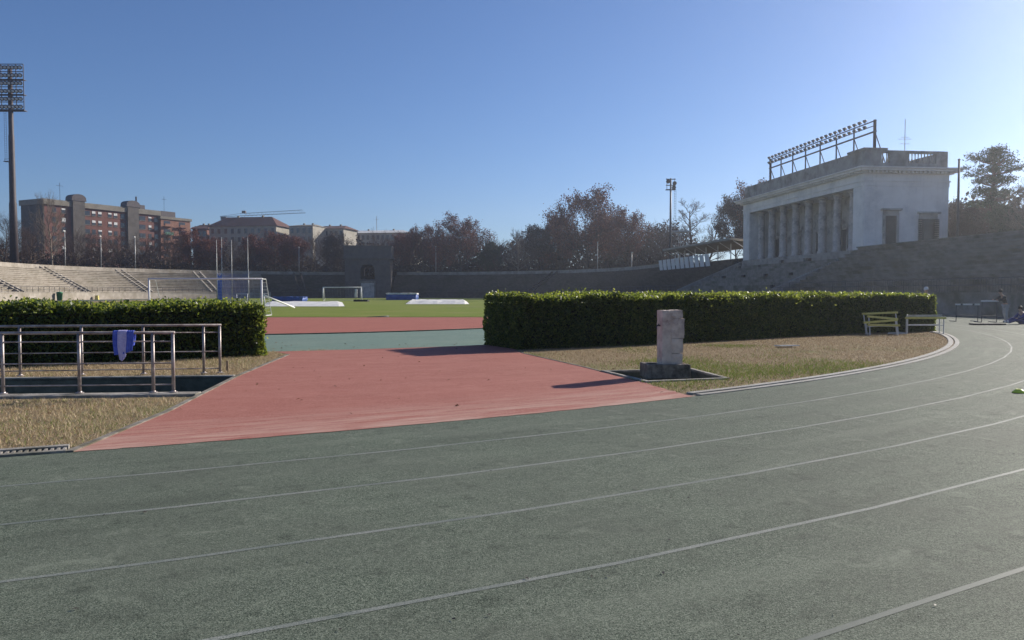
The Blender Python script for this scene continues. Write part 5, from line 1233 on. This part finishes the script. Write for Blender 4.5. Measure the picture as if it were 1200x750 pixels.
mb.build('ladder', M['dark_steel'], root)
tag(root, 'slim dark floodlight mast with a ladder left of the covered stand', 'floodlight mast')

# ------------------------------------------------------------------ buildings behind
A = Vector((-145.6, 240, 0)); fd = Vector((0.456, 0.89, 0)).normalized()
root = empty('brick_apartments', tuple(A), math.atan2(fd.y, fd.x))
mb = MB(); mb.b2(0, 41.4, 0, 11.5, 0, 28.9); mb.build('wall', M['brick'], root)
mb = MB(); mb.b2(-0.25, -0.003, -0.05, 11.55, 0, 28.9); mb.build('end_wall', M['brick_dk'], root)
mb = MB(); mb.b2(41.402, 54.2, -0.9, 11.5, 0, 27.8); mb.build('projecting_wing', M['brick_or'], root)
mb = MB(); mb.b2(-0.6, 41.9, -0.55, 12.0, 28.902, 30.6); mb.build('roof_fascia', M['beige'], root)
mb = MB(); mb.b2(41.0, 54.6, -1.3, 12.0, 27.802, 28.7); mb.build('wing_roof', M['beige'], root)
for x0, x1 in ((8.8, 12.8), (28.3, 32.6)):
    mb = MB(); mb.b2(x0, x1, -0.95, -0.004, 0, 31.2); tw = mb.build('stair_tower', M['brick_dk'], root)
    mb = MB(); pr = [(x0 - 0.5 + (x1 - x0 + 1.0) * (0.5 - 0.5 * math.cos(math.pi * k / 10)), 30.9 + 2.2 * math.sin(math.pi * k / 10) ** 0.6) for k in range(11)]; n0 = len(mb.v)
    for y in (-1.1, 2.2): mb.v += [(x, y, z) for x, z in pr]
    m_ = len(pr); mb.f += [tuple(range(m_)), tuple(range(2 * m_ - 1, m_ - 1, -1))] + [(k, k + m_, (k + 1) % m_ + m_, (k + 1) % m_) for k in range(m_)]
    mb.build('rounded_head', M['rust'], tw)
for fl in range(6):
    z = 28.0 - 3.0 * fl - 0.6
    for x, w, kind in ((3.2, 1.3, 0), (6.2, 1.3, 1), (14.2, 1.8, 2), (16.4, 1.3, 1), (18.6, 1.3, 1), (22.2, 1.3, 1), (24.3, 1.3, 1), (27.0, 1.6, 2), (34.6, 2.4, 2), (37.6, 1.2, 1), (40.2, 1.6, 2)):
        op = random.random(); mb = MB(); mb.b2(x - w / 2, x + w / 2, -0.05, -0.004, z - 0.75, z + 0.75); wn = mb.build('window' if kind != 2 else 'loggia', M['glass'], root)
        mb = MB(); mb.b2(x - w / 2 - 0.12, x + w / 2 + 0.12, -0.16, -0.004, z - 0.9, z - 0.752); mb.build('sill', M['beige'], wn)
        if kind == 1 and op > 0.35:
            hgt = random.choice((0.5, 0.75, 0.9, 1.2)); mb = MB(); mb.b2(x - w / 2 + 0.03, x + w / 2 - 0.03, -0.10, -0.052, z + 0.75 - hgt, z + 0.74); mb.build('blind', M['shutter'], wn)
    for x in (44.0, 50.5):
        zz = z - 1.0; mb = MB(); mb.b2(x - 1.3, x + 1.3, -0.96, -0.904, zz - 0.8, zz + 0.8); wn = mb.build('window', M['glass'], root)
        mb = MB(); mb.b2(x - 1.7, x + 1.9, -2.0, -0.97, zz - 1.25, zz - 1.1); mb.b2(x - 1.7, x + 1.9, -2.0, -1.9, zz - 1.098, zz - 0.25); mb.build('balcony', M['teal'] if (fl == 1 and x < 46) else M['brick_or'], wn)
mb = MB(); mb.b2(36, 38, 3, 5, 30.602, 32.4); mb.b2(44, 50, 2, 8, 28.702, 31.0); mb.build('roof_housing', M['rust'], root)
mb = MB(); mb.tube([(33.8, 2, 30.6), (33.8, 2, 35)], 0.28, 6); mb.tube([(46, 3, 31), (46, 3, 36.5)], 0.06, 4); mb.tube([(45, 3, 35.4), (47, 3, 35.4)], 0.05, 4); mb.tube([(9, 6, 30.6), (9, 6, 37)], 0.07, 4); mb.tube([(7.8, 6, 36), (10.2, 6, 36)], 0.05, 4); mb.build('roof_antennas', M['dark_steel'], root)
tag(root, 'red brown brick apartment block with grey stair towers at left', 'building')

def house(x0, x1, Y, ytop, yeave, depth, rz, label, wallm, roofm, hip=True, rows=2, nwin=9, over=0.8):
    a = at(x0, 300, Y); b_ = at(x1, 300, Y); w = b_.x - a.x; zt = zat(ytop, Y); ze_ = zat(yeave, Y); root = empty('house', ((a.x + b_.x) / 2, Y, 0), rz); hw_ = w / 2
    mb = MB(); mb.b2(-hw_, hw_, 0, depth, 0, ze_); mb.build('wall', wallm, root)
    mb = MB(); o_ = over; ins = min(depth / 2, hw_ * 0.5) if hip else 0
    mb.v += [(-hw_ - o_, -o_, ze_ + 0.003), (hw_ + o_, -o_, ze_ + 0.003), (hw_ + o_, depth + o_, ze_ + 0.003), (-hw_ - o_, depth + o_, ze_ + 0.003), (-hw_ - o_ + ins * 0.6, depth / 2, zt), (hw_ + o_ - ins * 0.9, depth / 2, zt)]
    mb.f += [(0, 3, 2, 1), (0, 1, 5, 4), (2, 3, 4, 5), (1, 2, 5), (3, 0, 4)]; rf = mb.build('roof', roofm, root)
    for k, x in enumerate((-hw_ * 0.4, hw_ * 0.35)):
        mb = MB(); mb.b2(x - 0.35, x + 0.35, depth * 0.45, depth * 0.45 + 0.7, ze_ + (zt - ze_) * 0.5, zt + 0.5); mb.build('chimney', M['beige'], rf)
    for r_ in range(rows):
        for k in range(nwin):
            x = -hw_ + (k + 0.5) * w / nwin; z = ze_ - 1.9 - 3.3 * r_; mb = MB(); mb.b2(x - 0.6, x + 0.6, -0.04, -0.004, z - 0.95, z + 0.95); wn = mb.build('window', M['glass'], root)
            mb = MB(); mb.b2(x - 0.78, x - 0.602, -0.1, -0.004, z - 1.0, z + 1.0); mb.b2(x + 0.602, x + 0.78, -0.1, -0.004, z - 1.0, z + 1.0); mb.b2(x - 0.9, x + 0.9, -0.18, -0.004, z - 1.15, z - 1.002); mb.build('frame', M['cream'], wn)
    return tag(root, label, 'building')
house(243, 326, 300, 252, 265, 16, R(-8), 'tall house with a dark red tiled hip roof and dormers', M['cream'], M['roof'], rows=3, nwin=10)
house(226, 243, 310, 262, 268, 12, R(-5), 'narrow brick house squeezed beside the red tiled house', M['brick'], M['roof'], rows=2, nwin=3)
house(338, 368, 300, 261.5, 264.5, 14, R(-12), 'pale flat house right of the red tiled house', M['cream'], M['beige'], rows=2, nwin=4, over=0.3)
house(367, 404, 310, 263, 268, 14, R(-12), 'cream house with tiled roof left of the gatehouse attic', M['cream'], M['roof'], rows=2, nwin=6)
house(398, 482, 330, 268, 273, 18, R(-10), 'long low house with white roof behind the gatehouse', M['cream'], M['white_dirty'], rows=2, nwin=14)
# rooftop posts of the long house
root = None
for k in range(14):
    pass
q = at(432, 268, 335); mb = MB(); mb.tube([(0, 0, 0), (0, 0, zat(248, 335))], [0.25, 0.12], 6); mb.tube([(-0.8, 0, zat(252, 335)), (0.8, 0, zat(252, 335))], 0.07, 4); o = mb.build('radio_mast', M['steel']); o.location = (q.x, 355, 0); tag(o, 'thin radio mast above the gatehouse', 'mast')
# crane
Yc = 420.0; a = at(286, 252, Yc); root = empty('tower_crane', (a.x, Yc, 0)); zj = zat(254, Yc); k_ = Yc / 900
mb = MB()
for x, y in ((-.8, -.8), (.8, -.8), (.8, .8), (-.8, .8)): mb.tube([(x, y, 0), (x, y, zj)], 0.12, 4)
z = 0
while z < zj - 2: mb.tube([(-.8, -.8, z), (.8, -.8, z + 2)], 0.07, 4); mb.tube([(.8, -.8, z), (-.8, -.8, z + 2)], 0.07, 4); z += 2
mb.build('crane_mast', M['rust'], root)
mb = MB(); x0, x1 = -28 * k_, 72 * k_; rise = 4.5 * k_
def jz(x): return zj + rise * (x / x1 if x > 0 else 0.0)
mb.tube([(x0, 0, zj), (x1, 0, jz(x1))], 0.13, 4); mb.tube([(0, 0, zj + 1.8), (x1 - 2, 0, jz(x1) + 1.6)], 0.12, 4); mb.tube([(x0, 0, zj + 0.2), (-1.5, 0, zj + 1.8), (0, 0, zj + 1.9)], 0.08, 4)
x = 0.0; up = False
while x < x1 - 2.2:
    mb.tube([(x, 0, jz(x)), (x + 1.1, 0, jz(x) + 1.7), (x + 2.2, 0, jz(x + 2.2))], 0.075, 3, False); x += 2.2
mb.build('jib', M['rust'], root)
mb = MB(); mb.b2(-0.9, 0.9, -0.9, 0.9, zj + 1.9, zj + 3.2); mb.b2(x0 + 0.5, x0 + 3.5, -0.7, 0.7, zj - 1.6, zj - 0.1); mb.build('cab', M['rust'], root)
tag(root, 'tower crane with a long lattice jib above the red tiled roof', 'crane')

# ------------------------------------------------------------------ light, sky, air
SUN_AZ, SUN_EL = 50.0, 24.0      # azimuth measured from the view axis (+y) towards the right (+x)
sd = Vector((math.sin(R(SUN_AZ)) * math.cos(R(SUN_EL)), math.cos(R(SUN_AZ)) * math.cos(R(SUN_EL)), math.sin(R(SUN_EL))))
ld = bpy.data.lights.new('sun', 'SUN'); ld.energy = 4.9; ld.angle = R(0.53); ld.color = (1.0, 0.92, 0.81)
lo = bpy.data.objects.new('sun', ld); COL.objects.link(lo); lo.rotation_euler = sd.to_track_quat('Z', 'Y').to_euler(); lo.location = (60, 60, 60)
w = bpy.data.worlds.new('World'); sc.world = w; w.use_nodes = True; nt = w.node_tree
sky = nt.nodes.new('ShaderNodeTexSky'); sky.sky_type = 'NISHITA'; sky.sun_disc = False; sky.sun_elevation = R(SUN_EL); sky.sun_rotation = R(SUN_AZ)
sky.altitude = 100; sky.air_density = 1.0; sky.dust_density = 0.06; sky.ozone_density = 7.0
bg = nt.nodes['Background']; bg.inputs['Strength'].default_value = 0.073; nt.links.new(mix(nt, 1.0, sky.outputs['Color'], (1.05, 0.97, 1.02), 'MULTIPLY'), bg.inputs['Color'])

HAZE = 0.0005
if HAZE:
    mb = MB(); mb.b2(-560, 470, -80, 600, -3.0, 62); m, nt, b = newmat('haze_lens_veil'); nt.nodes.remove(b)
    pv = nt.nodes.new('ShaderNodeVolumePrincipled'); pv.inputs['Color'].default_value = (0.86, 0.91, 1.0, 1); pv.inputs['Density'].default_value = HAZE; pv.inputs["Anisotropy"].default_value = 0.75  # forward scatter shaped to imitate lens flare towards the sun, besides mild haze
    nt.links.new(pv.outputs[0], nt.nodes['Material Output'].inputs['Volume']); o = mb.build('haze', m)
    tag(o, 'thin winter haze over the whole stadium, shaped to stand in for lens flare', 'haze', None, 'stuff')

sc.render.engine = 'CYCLES'
sc.view_settings.view_transform = 'Standard'; sc.view_settings.look = 'None'; sc.view_settings.gamma = 1.0; sc.view_settings.use_curve_mapping = False
sc.view_settings.exposure = 0.55
cy = sc.cycles; cy.use_denoising = True; cy.max_bounces = 6; cy.diffuse_bounces = 3; cy.glossy_bounces = 2; cy.transmission_bounces = 3; cy.volume_bounces = 0; cy.transparent_max_bounces = 6
cy.use_adaptive_sampling = True; cy.adaptive_threshold = 0.01; cy.sample_clamp_indirect = 6.0
sc.render.film_transparent = False
